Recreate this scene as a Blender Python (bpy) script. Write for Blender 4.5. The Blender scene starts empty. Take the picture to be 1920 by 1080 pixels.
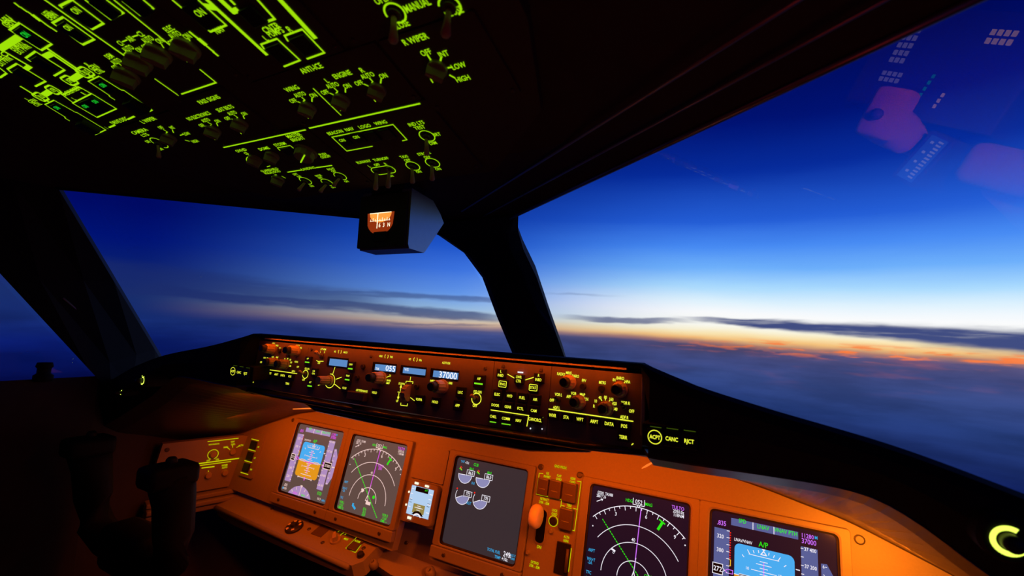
import bpy, bmesh, math, random
from mathutils import Matrix, Vector, Euler

random.seed(7)
C = bpy.context.scene.collection
SC = bpy.context.scene
PI = math.pi

# ---------------------------------------------------------------- camera
# aircraft axes: X to the right, Y forward, Z up, metres; the eye sits in the right hand seat
CAM_ROT = [[0.883234, -0.002079, 0.468927], [0.466244, -0.103013, -0.878638], [0.050133, 0.994678, -0.090016]]
CAM_LOC = [0.49323, 0.0, 1.2]
FOCAL_PX = 865.621
cam_data = bpy.data.cameras.new('camera')
cam_data.sensor_fit = 'HORIZONTAL'
cam_data.sensor_width = 36.0
cam_data.lens = FOCAL_PX / 1920.0 * 36.0
cam_data.clip_start = 0.02
cam_data.clip_end = 500.0
cam_data.dof.use_dof = True
cam_data.dof.focus_distance = 0.85
cam_data.dof.aperture_fstop = 6.3
cam = bpy.data.objects.new('camera', cam_data)
cam.matrix_world = Matrix.Translation(CAM_LOC) @ Matrix(CAM_ROT).to_4x4()
C.objects.link(cam)
SC.camera = cam

SC.view_settings.view_transform = 'Standard'
SC.view_settings.look = 'None'
SC.view_settings.gamma = 1.0
SC.view_settings.use_curve_mapping = False
SC.view_settings.exposure = 0.0
SC.cycles.use_denoising = True
SC.cycles.max_bounces = 6
SC.cycles.transparent_max_bounces = 8
SC.cycles.sample_clamp_indirect = 2.0


def lin(r, g, b):
    """sRGB 0-255 to linear."""
    return tuple((x / 255 / 12.92) if x / 255 <= 0.04045 else ((x / 255 + 0.055) / 1.055) ** 2.4 for x in (r, g, b))


# ---------------------------------------------------------------- sky: dusk seen from cruise height
world = bpy.data.worlds.new('dusk_sky')
SC.world = world
world.use_nodes = True
NT = world.node_tree
NT.nodes.clear()


class X:
    """tiny node expression builder"""
    def __init__(self, nt):
        self.nt = nt

    def m(self, op, a, b=None, c=None, clamp=False):
        n = self.nt.nodes.new('ShaderNodeMath')
        n.operation = op
        n.use_clamp = clamp
        for i, v in enumerate((a, b, c)):
            if v is None:
                continue
            if isinstance(v, (int, float)):
                n.inputs[i].default_value = v
            else:
                self.nt.links.new(v, n.inputs[i])
        return n.outputs[0]

    def mr(self, v, a, b, c=0.0, d=1.0, smooth=True):
        n = self.nt.nodes.new('ShaderNodeMapRange')
        n.interpolation_type = 'SMOOTHSTEP' if smooth else 'LINEAR'
        n.clamp = True
        self.nt.links.new(v, n.inputs[0])
        for i, k in enumerate((a, b, c, d)):
            n.inputs[i + 1].default_value = k
        return n.outputs[0]

    def ramp(self, v, stops, lo, hi):
        n = self.nt.nodes.new('ShaderNodeValToRGB')
        self.nt.links.new(self.mr(v, lo, hi, smooth=False), n.inputs[0])
        cr = n.color_ramp
        cr.interpolation = 'EASE' if False else 'LINEAR'
        stops = sorted(stops)
        while len(cr.elements) < len(stops):
            cr.elements.new(0.5)
        for e, (p, col) in zip(cr.elements, stops):
            e.position = (p - lo) / (hi - lo)
        for e, (p, col) in zip(cr.elements, stops):
            e.color = (*lin(*col), 1)
        return n.outputs[0]

    def mix(self, f, a, b, mode='MIX'):
        n = self.nt.nodes.new('ShaderNodeMix')
        n.data_type = 'RGBA'
        n.blend_type = mode
        for s, v in ((0, f), (6, a), (7, b)):
            if isinstance(v, (int, float)):
                n.inputs[s].default_value = v
            elif isinstance(v, tuple):
                n.inputs[s].default_value = (*v, 1)
            else:
                self.nt.links.new(v, n.inputs[s])
        return n.outputs[2]

    def noise(self, x, y, z=0.0, scale=1.0, detail=4.0, rough=0.55):
        cb = self.nt.nodes.new('ShaderNodeCombineXYZ')
        for i, v in enumerate((x, y, z)):
            if isinstance(v, (int, float)):
                cb.inputs[i].default_value = v
            else:
                self.nt.links.new(v, cb.inputs[i])
        n = self.nt.nodes.new('ShaderNodeTexNoise')
        n.inputs['Scale'].default_value = scale
        n.inputs['Detail'].default_value = detail
        n.inputs['Roughness'].default_value = rough
        self.nt.links.new(cb.outputs[0], n.inputs['Vector'])
        return n.outputs[0]


def build_sky():
    x = X(NT)
    tc = NT.nodes.new('ShaderNodeTexCoord')
    sp = NT.nodes.new('ShaderNodeSeparateXYZ')
    NT.links.new(tc.outputs['Generated'], sp.inputs[0])
    el = x.m('MULTIPLY', x.m('ARCSINE', x.m('MINIMUM', x.m('MAXIMUM', sp.outputs[2], -1.0), 1.0)), 57.29578)
    az = x.m('MULTIPLY', x.m('ARCTAN2', sp.outputs[0], sp.outputs[1]), 57.29578)
    # angle from the place where the sun went down
    da = x.m('ABSOLUTE', x.m('SUBTRACT', az, 10.0))
    warp = x.m('SUBTRACT', x.noise(x.m('MULTIPLY', az, 0.06), x.m('MULTIPLY', el, 0.35), scale=1.0), 0.5)
    warp2 = x.m('SUBTRACT', x.noise(x.m('MULTIPLY', az, 0.16), x.m('MULTIPLY', el, 1.1), 3.0, scale=1.0, detail=5), 0.5)
    elw = x.m('ADD', el, x.m('MULTIPLY', warp, 0.9))
    elc = x.m('ADD', el, x.m('ADD', x.m('MULTIPLY', warp, 1.5), x.m('MULTIPLY', warp2, 0.9)))
    sh = x.mr(az, -22, 14, 0.0, 0.55)
    els = x.m('ADD', elw, sh)
    sun = x.ramp(els, [(60, (0, 2, 30)), (31, (0, 6, 80)), (24, (0, 18, 116)), (19, (6, 44, 156)), (13.7, (36, 94, 214)),
                       (10.9, (72, 140, 244)), (8.4, (112, 178, 252)), (6.2, (174, 222, 255)), (4.6, (228, 246, 255)), (3.4, (255, 255, 255)),
                       (2.0, (255, 255, 246)), (1.3, (255, 244, 208)), (0.75, (255, 222, 150)), (0.3, (246, 180, 108)), (0.0, (176, 124, 110)),
                       (-0.45, (86, 80, 120)), (-1.6, (66, 74, 126)), (-3.6, (54, 72, 130)), (-6.0, (38, 60, 120)),
                       (-11, (14, 28, 88)), (-20, (5, 10, 46)), (-60, (2, 4, 20))], -60, 60)
    mid = x.ramp(elw, [(60, (0, 1, 24)), (30, (0, 4, 60)), (20, (2, 28, 122)), (13.6, (14, 58, 168)), (10, (32, 88, 206)),
                       (7, (62, 118, 226)), (4, (104, 156, 236)), (2.2, (150, 188, 226)), (1.3, (186, 200, 208)),
                       (0.7, (220, 196, 164)), (0.2, (196, 160, 144)), (-0.2, (90, 92, 134)), (-1.0, (56, 72, 132)), (-4, (42, 64, 126)),
                       (-10, (20, 36, 96)), (-20, (4, 8, 40)), (-60, (1, 2, 14))], -60, 60)
    far = x.ramp(elw, [(60, (0, 0, 18)), (30, (0, 2, 50)), (15, (0, 4, 84)), (10, (0, 10, 102)), (7, (0, 18, 116)),
                       (4, (10, 32, 112)), (1.5, (24, 46, 108)), (-1, (20, 42, 110)), (-3, (8, 26, 104)), (-6, (4, 12, 72)),
                       (-14, (1, 4, 40)), (-60, (0, 1, 10))], -60, 60)
    c1 = x.mix(x.mr(da, 14, 46), sun, mid)
    c2 = x.mix(x.mr(da, 40, 78), c1, far)
    # cloud bands: (azimuth of left end, azimuth of right end, height at each, half thickness at each, density)
    cloud = x.mix(x.mr(da, 20, 70), lin(66, 78, 130), lin(28, 44, 106))
    cover = None
    bands = [(-7, 24, 2.25, 1.05, 0.28, 1.4, 1.0), (-21, -8, 2.0, 2.0, 0.34, 0.30, 0.8),
             (-56, -28, 3.1, 3.6, 0.6, 0.4, 0.6), (-70, -29, 2.2, 1.4, 0.8, 0.55, 0.8),
             (-45, -30, 0.2, 0.5, 0.22, 0.1, 0.5), (-95, -44, 3.6, 2.6, 1.9, 1.3, 0.55), (-24, -17, 4.6, 4.6, 0.15, 0.15, 0.3)]
    for a0, a1, e0, e1, w0, w1, dens in bands:
        t = x.mr(az, a0, a1, smooth=False)
        cen = x.m('ADD', x.m('MULTIPLY', t, e1 - e0), e0)
        wid = x.m('ADD', x.m('MULTIPLY', t, w1 - w0), w0)
        d = x.m('DIVIDE', x.m('ABSOLUTE', x.m('SUBTRACT', elc, cen)), wid)
        f = x.m('MULTIPLY', x.mr(d, 0.45, 1.25, dens, 0.0), x.m('MULTIPLY', x.mr(az, a0 - 3, a0 + 5), x.mr(az, a1 - 4, a1 + 4, 1.0, 0.0)))
        cover = f if cover is None else x.m('MAXIMUM', cover, f)
    tex = x.noise(x.m('MULTIPLY', az, 0.13), x.m('MULTIPLY', el, 1.6), 15.0, scale=1.0, detail=4)
    cover = x.m('MULTIPLY', cover, x.mr(tex, 0.25, 0.5, 0.62, 1.0))
    c3 = x.mix(cover, c2, cloud)
    # red lit cloud tops just under the horizon, on the sun's side
    st = x.noise(x.m('MULTIPLY', az, 0.28), x.m('MULTIPLY', el, 2.2), 9.0, scale=1.0, detail=3)
    red = x.m('MULTIPLY', x.mr(st, 0.49, 0.63), x.m('MULTIPLY', x.mr(el, -1.7, -0.5), x.m('MULTIPLY', x.mr(el, -0.2, 0.5, 1.0, 0.0), x.mr(da, 6, 24, 1.0, 0.0))))
    c4 = x.mix(red, c3, lin(255, 128, 64))
    pk = x.noise(x.m('MULTIPLY', az, 0.12), x.m('MULTIPLY', el, 0.7), 21.0, scale=1.0, detail=3)
    pink = x.m('MULTIPLY', x.mr(pk, 0.5, 0.72, 0.0, 0.55), x.m('MULTIPLY', x.mr(el, -5, -2), x.m('MULTIPLY', x.mr(el, -1.4, -0.6, 1.0, 0.0), x.mr(da, 4, 26, 1.0, 0.0))))
    c5 = x.mix(pink, c4, lin(140, 84, 104))
    # mottled cloud sea
    mo = x.noise(x.m('MULTIPLY', az, 0.09), x.m('MULTIPLY', el, 0.5), 33.0, scale=1.0, detail=5)
    mot = x.mr(mo, 0.3, 0.7, 0.78, 1.22)
    mo_amt = x.m('ADD', x.m('MULTIPLY', x.m('SUBTRACT', mot, 1.0), x.mr(el, 0.0, -1.0)), 1.0)
    bg = NT.nodes.new('ShaderNodeBackground')
    NT.links.new(c5, bg.inputs[0])
    NT.links.new(x.m('MULTIPLY', mo_amt, 1.08), bg.inputs[1])
    out = NT.nodes.new('ShaderNodeOutputWorld')
    NT.links.new(bg.outputs[0], out.inputs[0])


build_sky()


def area(name, loc, target, sx, sy, power, color, spread=180):
    l = bpy.data.lights.new(name, 'AREA')
    l.shape = 'RECTANGLE'
    l.size = sx
    l.size_y = sy
    l.energy = power
    l.color = color
    l.spread = math.radians(spread)
    o = bpy.data.objects.new(name, l)
    d = Vector(target) - Vector(loc)
    o.location = loc
    o.rotation_euler = d.to_track_quat('-Z', 'Y').to_euler()
    C.objects.link(o)
    return o


# orange flood lamps under the glareshield and the strip under its hood; unseen red fills added to tint the dark interior
FLOOD = (1.0, 0.105, 0.0)
area('flood_lamp', (-0.34, 0.665, 1.008), (-0.36, 0.86, 0.84), 0.44, 0.02, 1.05, FLOOD)
area('flood_lamp', (0.32, 0.665, 1.008), (0.34, 0.86, 0.84), 0.44, 0.02, 1.2, FLOOD)
area('flood_lamp', (-0.64, 0.74, 0.940), (-0.64, 0.86, 0.80), 0.14, 0.02, 0.16, FLOOD)
area('map_lamp', (0.66, 0.755, 0.953), (0.65, 0.87, 0.84), 0.12, 0.012, 1.05, (1.0, 0.21, 0.008))
area('hood_lamp', (0.012, 0.563, 1.1615), (0.012, 0.577, 1.12), 0.68, 0.006, 0.45, (1.0, 0.10, 0.0))
area('aft_red_fill', (0.1, -0.55, 1.40), (0.0, 0.5, 1.1), 0.5, 0.3, 0.07, (1.0, 0.05, 0.03))  # unseen fill, added to redden the dark cabin
area('yoke_fill', (0.78, 0.25, 1.25), (0.38, 0.42, 0.85), 0.06, 0.06, 1.2, (1.0, 0.13, 0.01), 46)  # unseen light added so the co-pilot yoke shows mirrored in the pane
area('overhead_red_fill', (0.75, 0.0, 1.0), (0.1, 0.3, 1.42), 0.1, 0.1, 0.035, (1.0, 0.06, 0.04), 100)  # unseen fill aimed at the overhead, added for its dark red tint

# ---------------------------------------------------------------- materials
MATS = {}


def node_mat(name):
    m = bpy.data.materials.new(name)
    m.use_nodes = True
    nt = m.node_tree
    nt.nodes.clear()
    out = nt.nodes.new('ShaderNodeOutputMaterial')
    MATS[name] = m
    return m, nt, out


def paint(name, col, rough=0.6, grain=0.12, scale=180, metal=0.0, bump=0.0, spec=0.4):
    m, nt, out = node_mat(name)
    x = X(nt)
    p = nt.nodes.new('ShaderNodeBsdfPrincipled')
    tc = nt.nodes.new('ShaderNodeTexCoord')
    n = nt.nodes.new('ShaderNodeTexNoise')
    n.inputs['Scale'].default_value = scale
    n.inputs['Detail'].default_value = 3
    nt.links.new(tc.outputs['Object'], n.inputs['Vector'])
    a = tuple(c * (1 - grain) for c in col)
    b = tuple(min(1, c * (1 + grain)) for c in col)
    nt.links.new(x.mix(n.outputs[0], a, b), p.inputs['Base Color'])
    p.inputs['Roughness'].default_value = rough
    p.inputs['Metallic'].default_value = metal
    p.inputs['Specular IOR Level'].default_value = spec
    if bump:
        bn = nt.nodes.new('ShaderNodeBump')
        bn.inputs['Strength'].default_value = bump
        bn.inputs['Distance'].default_value = 0.0006
        nt.links.new(n.outputs[0], bn.inputs['Height'])
        nt.links.new(bn.outputs[0], p.inputs['Normal'])
    nt.links.new(p.outputs[0], out.inputs[0])
    return m


def glow(name, rgb, s=1.0, sample=True):
    m, nt, out = node_mat(name)
    e = nt.nodes.new('ShaderNodeEmission')
    e.inputs[0].default_value = (*lin(*rgb), 1)
    e.inputs[1].default_value = s
    nt.links.new(e.outputs[0], out.inputs[0])
    if not sample:
        m.cycles.emission_sampling = 'NONE'
    return m


def lcd(name, rgb, s=1.0, rough=0.18):
    """backlit glass: faint own glow under a slightly glossy face"""
    m, nt, out = node_mat(name)
    p = nt.nodes.new('ShaderNodeBsdfPrincipled')
    p.inputs['Base Color'].default_value = (0.01, 0.01, 0.012, 1)
    p.inputs['Roughness'].default_value = rough
    p.inputs['Specular IOR Level'].default_value = 0.12
    p.inputs['Emission Color'].default_value = (*lin(*rgb), 1)
    p.inputs['Emission Strength'].default_value = s
    nt.links.new(p.outputs[0], out.inputs[0])
    return m


def glass(name):
    m, nt, out = node_mat(name)
    t = nt.nodes.new('ShaderNodeBsdfTransparent')
    t.inputs[0].default_value = (0.97, 0.98, 1.0, 1)
    g = nt.nodes.new('ShaderNodeBsdfGlossy')
    g.inputs['Roughness'].default_value = 0.0
    x = X(nt)
    ge = nt.nodes.new('ShaderNodeNewGeometry')
    dt = nt.nodes.new('ShaderNodeVectorMath')
    dt.operation = 'DOT_PRODUCT'
    nt.links.new(ge.outputs['Normal'], dt.inputs[0])
    nt.links.new(ge.outputs['Incoming'], dt.inputs[1])
    inv = x.m('SUBTRACT', 1.0, x.m('ABSOLUTE', dt.outputs['Value']))
    fac = x.m('ADD', x.m('MULTIPLY', x.m('POWER', inv, 5.0), 0.88), 0.08)   # both faces of the pane
    mx = nt.nodes.new('ShaderNodeMixShader')
    nt.links.new(fac, mx.inputs[0])
    nt.links.new(t.outputs[0], mx.inputs[1])
    nt.links.new(g.outputs[0], mx.inputs[2])
    nt.links.new(mx.outputs[0], out.inputs[0])
    return m


paint('panel_brown', (0.30, 0.27, 0.24), 0.62, 0.08, 300, bump=0.15)
paint('bezel_brown', (0.28, 0.25, 0.22), 0.5, 0.06, 200)
paint('overhead_grey', (0.055, 0.050, 0.048), 0.7, 0.1, 300)
paint('mcp_grey', (0.115, 0.10, 0.095), 0.6, 0.08, 300, bump=0.1)
paint('liner', (0.05, 0.042, 0.042), 0.8, 0.2, 40, bump=0.3)
paint('hood_black', (0.014, 0.012, 0.012), 0.75, 0.2, 90, bump=0.5, spec=0.2)
paint('hood_under', (0.045, 0.036, 0.034), 0.36, 0.1, 60)
paint('rail_black', (0.02, 0.018, 0.02), 0.28, 0.1, 60)
paint('post_dark', (0.013, 0.011, 0.016), 0.7, 0.2, 50)
paint('knob_grey', (0.42, 0.34, 0.22), 0.5, 0.1, 200)
paint('knob_over', (0.27, 0.31, 0.18), 0.55, 0.1, 200)
paint('knob_dark', (0.02, 0.018, 0.018), 0.5, 0.1, 200)
paint('button_black', (0.012, 0.011, 0.011), 0.45, 0.1, 200)
paint('button_brown', (0.11, 0.08, 0.06), 0.45, 0.1, 200)
paint('screw_steel', (0.10, 0.09, 0.085), 0.45, 0.1, 300, metal=0.6)
paint('dark_hole', (0.006, 0.005, 0.005), 0.9, 0.1, 50, spec=0.1)
paint('segment', (0.8, 0.72, 0.62), 0.4, 0.02, 100)
paint('gear_knob', (0.9, 0.82, 0.7), 0.5, 0.05, 100)
paint('white_plastic', (0.7, 0.65, 0.6), 0.4, 0.05, 100)
paint('yoke_black', (0.010, 0.009, 0.010), 0.6, 0.2, 100, spec=0.2)
paint('yoke_grey', (0.30, 0.27, 0.25), 0.6, 0.1, 100)
paint('cloth_dark', (0.02, 0.016, 0.016), 0.9, 0.3, 120)
paint('compass_grey', (0.30, 0.36, 0.46), 0.32, 0.06, 100, metal=0.75)
paint('seal_grey', (0.45, 0.45, 0.5), 0.35, 0.05, 100, metal=0.8)
paint('compass_black', (0.02, 0.017, 0.016), 0.6, 0.06, 100)
glow('legend_green', (156, 222, 8), 1.05)
glow('legend_mcp', (244, 250, 60), 1.25)
glow('legend_mip', (206, 214, 0), 0.9)
glow('on_green', (30, 225, 50), 0.9)
glow('bar_dim', (70, 92, 10), 0.8)
glow('bar_green', (130, 235, 30), 1.0)
glow('symbol_white', (246, 240, 250), 1.0)
glow('symbol_pale', (244, 208, 200), 1.0)
glow('symbol_green', (50, 228, 20), 1.0)
glow('symbol_magenta', (232, 80, 236), 1.0)
glow('symbol_violet', (210, 110, 250), 1.0)
glow('symbol_cyan', (56, 168, 226), 1.0)
glow('symbol_red', (250, 40, 24), 1.0)
glow('symbol_amber', (250, 190, 40), 1.0)
glow('sky_blue', (76, 172, 240), 1.0)
glow('ground_amber', (228, 150, 28), 1.0)
glow('tape_lilac', (176, 140, 190), 1.0)
glow('gauge_grey', (142, 138, 182), 1.0)
glow('tape_slate', (92, 96, 150), 1.0)
glow('standby_pale', (178, 206, 238), 1.0)
glow('standby_olive', (150, 132, 70), 1.0)
glow('window_blue', (92, 138, 196), 1.0)
glow('digit_white', (240, 244, 255), 1.1)
glow('rim_glow', (255, 120, 40), 1.1)  # orange lit edge of the glareshield rims, put in as emission
glow('key_pale', (200, 180, 200), 0.9)
glow('key_amber', (255, 190, 70), 1.5)
glow('compass_glow', (255, 150, 60), 1.2)
glow('compass_mark', (255, 236, 200), 1.4)
glow('lamp_ring', (226, 255, 90), 1.6)
glow('compass_dim', (150, 52, 16), 0.9)
lcd('screen_violet', (20, 12, 30), 1.0)
lcd('screen_washed', (94, 74, 68), 1.0, 0.35)  # washed-out haze of the slanting view put into the glow colour
lcd('screen_grey', (52, 44, 48), 1.0, 0.35)
glass('pane_glass')
M = MATS

# ---------------------------------------------------------------- frames: origin, across, up (normal faces the pilots)
FRAMES = {
    'OV': ((0.00000, 0.35650, 1.43280), (1.00000, 0.00000, 0.00000), (0.00000, -0.96126, 0.27563)),
    'MI': ((0.00000, 0.86947, 0.91828), (1.00000, 0.00000, 0.00000), (0.00000, 0.24938, 0.96841)),
    'MC': ((0.00000, 0.58000, 1.16000), (1.00000, 0.00000, 0.00000), (0.00000, 0.09585, 0.99540)),
    'SH': ((0.00000, 0.81000, 0.70000), (1.00000, 0.00000, 0.00000), (0.00000, 0.93969, 0.34202)),
    'SW': ((-0.80000, 0.84500, 0.82000), (0.29028, 0.95694, 0.00000), (0.00000, 0.00000, 1.00000)),
    'GS': ((0.00000, 0.54000, 1.10000), (1.00000, 0.00000, 0.00000), (0.00000, 0.00000, 1.00000)),
    'GE': ((0.00000, 0.49600, 1.06000), (1.00000, 0.00000, 0.00000), (0.00000, 0.00000, 1.00000)),
    'PD': ((0.00000, 0.80000, 0.66000), (1.00000, 0.00000, 0.00000), (0.00000, 0.86603, 0.50000)),
}


def frame_matrix(name):
    o, u, v = (Vector(k) for k in FRAMES[name])
    n = u.cross(v)
    m = Matrix((u, v, n)).transposed().to_4x4()
    m.translation = o
    return m


FM = {k: frame_matrix(k) for k in FRAMES}


# ---------------------------------------------------------------- mesh helpers
def mesh(name, verts, faces, mat=None, smooth=False):
    me = bpy.data.meshes.new(name)
    me.from_pydata([tuple(v) for v in verts], [], faces)
    me.validate()
    if mat:
        me.materials.append(mat)
    if smooth:
        for p in me.polygons:
            p.use_smooth = True
    me.update()
    return me


def from_bm(name, bm, mat, smooth=False):
    bmesh.ops.recalc_face_normals(bm, faces=bm.faces[:])
    me = bpy.data.meshes.new(name)
    bm.to_mesh(me)
    bm.free()
    me.materials.append(mat)
    for p in me.polygons:
        p.use_smooth = smooth
    return me


def add_box(bm, x0, x1, y0, y1, z0, z1, bev=0.0, mtx=None):
    r = bmesh.ops.create_cube(bm, size=1.0)
    vs = r['verts']
    bmesh.ops.scale(bm, vec=(x1 - x0, y1 - y0, z1 - z0), verts=vs)
    bmesh.ops.translate(bm, vec=((x0 + x1) / 2, (y0 + y1) / 2, (z0 + z1) / 2), verts=vs)
    if bev:
        es = list({e for v in vs for e in v.link_edges})
        r2 = bmesh.ops.bevel(bm, geom=es, offset=bev, segments=2, affect='EDGES', profile=0.5)
        vs = list({v for f in r2['faces'] for v in f.verts} | {v for v in vs if v.is_valid})
    if mtx is not None:
        bmesh.ops.transform(bm, matrix=mtx, verts=[v for v in vs if v.is_valid])
    return vs


def add_lathe(bm, prof, seg=20, cx=0.0, cy=0.0, mtx=None):
    """prof: list of (radius, height) from bottom to top; closed at both ends"""
    rings = []
    for r, z in prof:
        rings.append([bm.verts.new((cx + r * math.cos(2 * PI * i / seg), cy + r * math.sin(2 * PI * i / seg), z)) for i in range(seg)])
    for a, b in zip(rings, rings[1:]):
        for i in range(seg):
            j = (i + 1) % seg
            bm.faces.new((a[i], a[j], b[j], b[i]))
    bm.faces.new(list(reversed(rings[0])))
    bm.faces.new(rings[-1])
    if mtx is not None:
        bmesh.ops.transform(bm, matrix=mtx, verts=[v for r in rings for v in r])


def add_prism(bm, pts, z0, z1):
    a = [bm.verts.new((p[0], p[1], z0)) for p in pts]
    b = [bm.verts.new((p[0], p[1], z1)) for p in pts]
    n = len(pts)
    bm.faces.new(list(reversed(a)))
    bm.faces.new(b)
    for i in range(n):
        j = (i + 1) % n
        bm.faces.new((a[i], a[j], b[j], b[i]))


def add_tube(bm, path, radii, seg=12):
    rings = []
    n = len(path)
    path = [Vector(p) for p in path]
    for i, p in enumerate(path):
        d = (path[min(i + 1, n - 1)] - path[max(i - 1, 0)]).normalized()
        up = Vector((0, 0, 1)) if abs(d.z) < 0.9 else Vector((0, 1, 0))
        a = d.cross(up).normalized()
        b = a.cross(d)
        rr = radii[i]
        if not isinstance(rr, tuple):
            rr = (rr, rr)
        rings.append([bm.verts.new(p + a * rr[0] * math.cos(2 * PI * k / seg) + b * rr[1] * math.sin(2 * PI * k / seg)) for k in range(seg)])
    for r0, r1 in zip(rings, rings[1:]):
        for k in range(seg):
            j = (k + 1) % seg
            bm.faces.new((r0[k], r0[j], r1[j], r1[k]))
    bm.faces.new(list(reversed(rings[0])))
    bm.faces.new(rings[-1])


def rrect(x0, y0, x1, y1, r, n=4):
    pts = []
    for cx, cy, a in ((x1 - r, y1 - r, 0), (x0 + r, y1 - r, 90), (x0 + r, y0 + r, 180), (x1 - r, y0 + r, 270)):
        for k in range(n + 1):
            t = math.radians(a + 90 * k / n)
            pts.append((cx + r * math.cos(t), cy + r * math.sin(t)))
    return pts


# text geometry: normalised to cap height 1, baseline at 0, left edge at 0
_TX = {}
_HH = None


def _raw(s):
    cu = bpy.data.curves.new('t', 'FONT')
    cu.body = s
    cu.size = 1.0
    cu.resolution_u = 2
    cu.offset = 0.012
    ob = bpy.data.objects.new('t', cu)
    me = bpy.data.meshes.new_from_object(ob)
    vs = [(v.co.x, v.co.y) for v in me.vertices]
    fs = [tuple(p.vertices) for p in me.polygons]
    bpy.data.objects.remove(ob)
    bpy.data.curves.remove(cu)
    bpy.data.meshes.remove(me)
    return vs, fs


def text_geom(s):
    global _HH
    if _HH is None:
        vs, _ = _raw('H')
        _HH = max(v[1] for v in vs)
    if s not in _TX:
        vs, fs = _raw(s)
        if not vs:
            _TX[s] = ([], [], 0)
        else:
            x0 = min(v[0] for v in vs)
            w = (max(v[0] for v in vs) - x0) / _HH
            _TX[s] = ([((a - x0) / _HH, b / _HH) for a, b in vs], fs, w)
    return _TX[s]


class Flat:
    """flat print: lettering, lines and rings gathered into one mesh"""
    def __init__(self, ox=0.0, oy=0.0, fx=None):
        self.v, self.f, self.o, self.fx = [], [], (ox, oy), fx
        self.ts = 1.0           # scale of centred captions
        self.marks = []          # (name, first face, end face) of every line and ring

    def put(self, vs, fs):
        k = len(self.v)
        self.v += [(a - self.o[0], b - self.o[1]) for a, b in vs]
        self.f += [tuple(i + k for i in f) for f in fs]
        return self

    def poly(self, pts):
        return self.put(pts, [tuple(range(len(pts)))])

    def rect(self, x0, y0, x1, y1):
        return self.poly([(x0, y0), (x1, y0), (x1, y1), (x0, y1)])

    def line(self, pts, w=0.001, closed=False):
        pts = list(pts)
        if closed:
            pts.append(pts[0])
        h = w / 2
        f0 = len(self.f)
        for (ax, ay), (bx, by) in zip(pts, pts[1:]):
            L = math.hypot(bx - ax, by - ay)
            if L < 1e-7:
                continue
            dx, dy = (bx - ax) / L * h, (by - ay) / L * h
            ax, ay, bx, by = ax - dx * 0.7, ay - dy * 0.7, bx + dx * 0.7, by + dy * 0.7
            self.poly([(ax + dy, ay - dx), (bx + dy, by - dx), (bx - dy, by + dx), (ax - dy, ay + dx)])
        self.marks.append(('lit_line', f0, len(self.f)))
        return self

    def arc(self, c, r, a0, a1, w=0.001, n=20):
        k = len(self.v)
        vs, fs = [], []
        for i in range(n + 1):
            t = math.radians(a0 + (a1 - a0) * i / n)
            vs += [(c[0] + (r - w / 2) * math.cos(t), c[1] + (r - w / 2) * math.sin(t)), (c[0] + (r + w / 2) * math.cos(t), c[1] + (r + w / 2) * math.sin(t))]
        for i in range(n):
            fs.append((2 * i, 2 * i + 2, 2 * i + 3, 2 * i + 1))
        self.marks.append(('lit_ring', len(self.f), len(self.f) + n))
        return self.put(vs, fs)

    def disc(self, c, r, n=16):
        return self.poly([(c[0] + r * math.cos(2 * PI * i / n), c[1] + r * math.sin(2 * PI * i / n)) for i in range(n)])

    def text(self, s, A, B, h):
        """baseline from A to B, stretched to fit, cap height h"""
        vs, fs, w = text_geom(s)
        L = math.hypot(B[0] - A[0], B[1] - A[1])
        ca, sa = 1.0, 0.0
        ym = (A[1] + B[1]) / 2
        self.marks.append(('legend', len(self.f), len(self.f) + len(fs)))
        return self.put([(A[0] + a / w * (B[0] - A[0]), ym + b * h) for a, b in vs], fs)

    def ctext(self, s, c, h, k=0.85, al=0.5):
        """centred on c, cap height h, natural width times k"""
        vs, fs, w = text_geom(s)
        h *= self.ts
        W_ = w * h * k
        self.marks.append(('legend', len(self.f), len(self.f) + len(fs)))
        return self.put([(c[0] - W_ * al + a * h * k, c[1] - h / 2 + b * h) for a, b in vs], fs)

    def mesh(self, name, mat):
        return mesh(name, [(a, b, 0) for a, b in self.v], self.f, mat)


# ---------------------------------------------------------------- things and parts
def props(o, label=None, cat=None, group=None, kind=None):
    if label:
        o['label'] = label
    if cat:
        o['category'] = cat
    if group:
        o['group'] = group
    if kind:
        o['kind'] = kind
    return o


def link(name, me, parent=None, loc=(0, 0, 0), rz=0.0):
    o = bpy.data.objects.new(name, me)
    C.objects.link(o)
    if parent is not None:
        o.parent = parent
    o.location = loc
    if rz:
        o.rotation_euler = (0, 0, rz)
    return o


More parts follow.
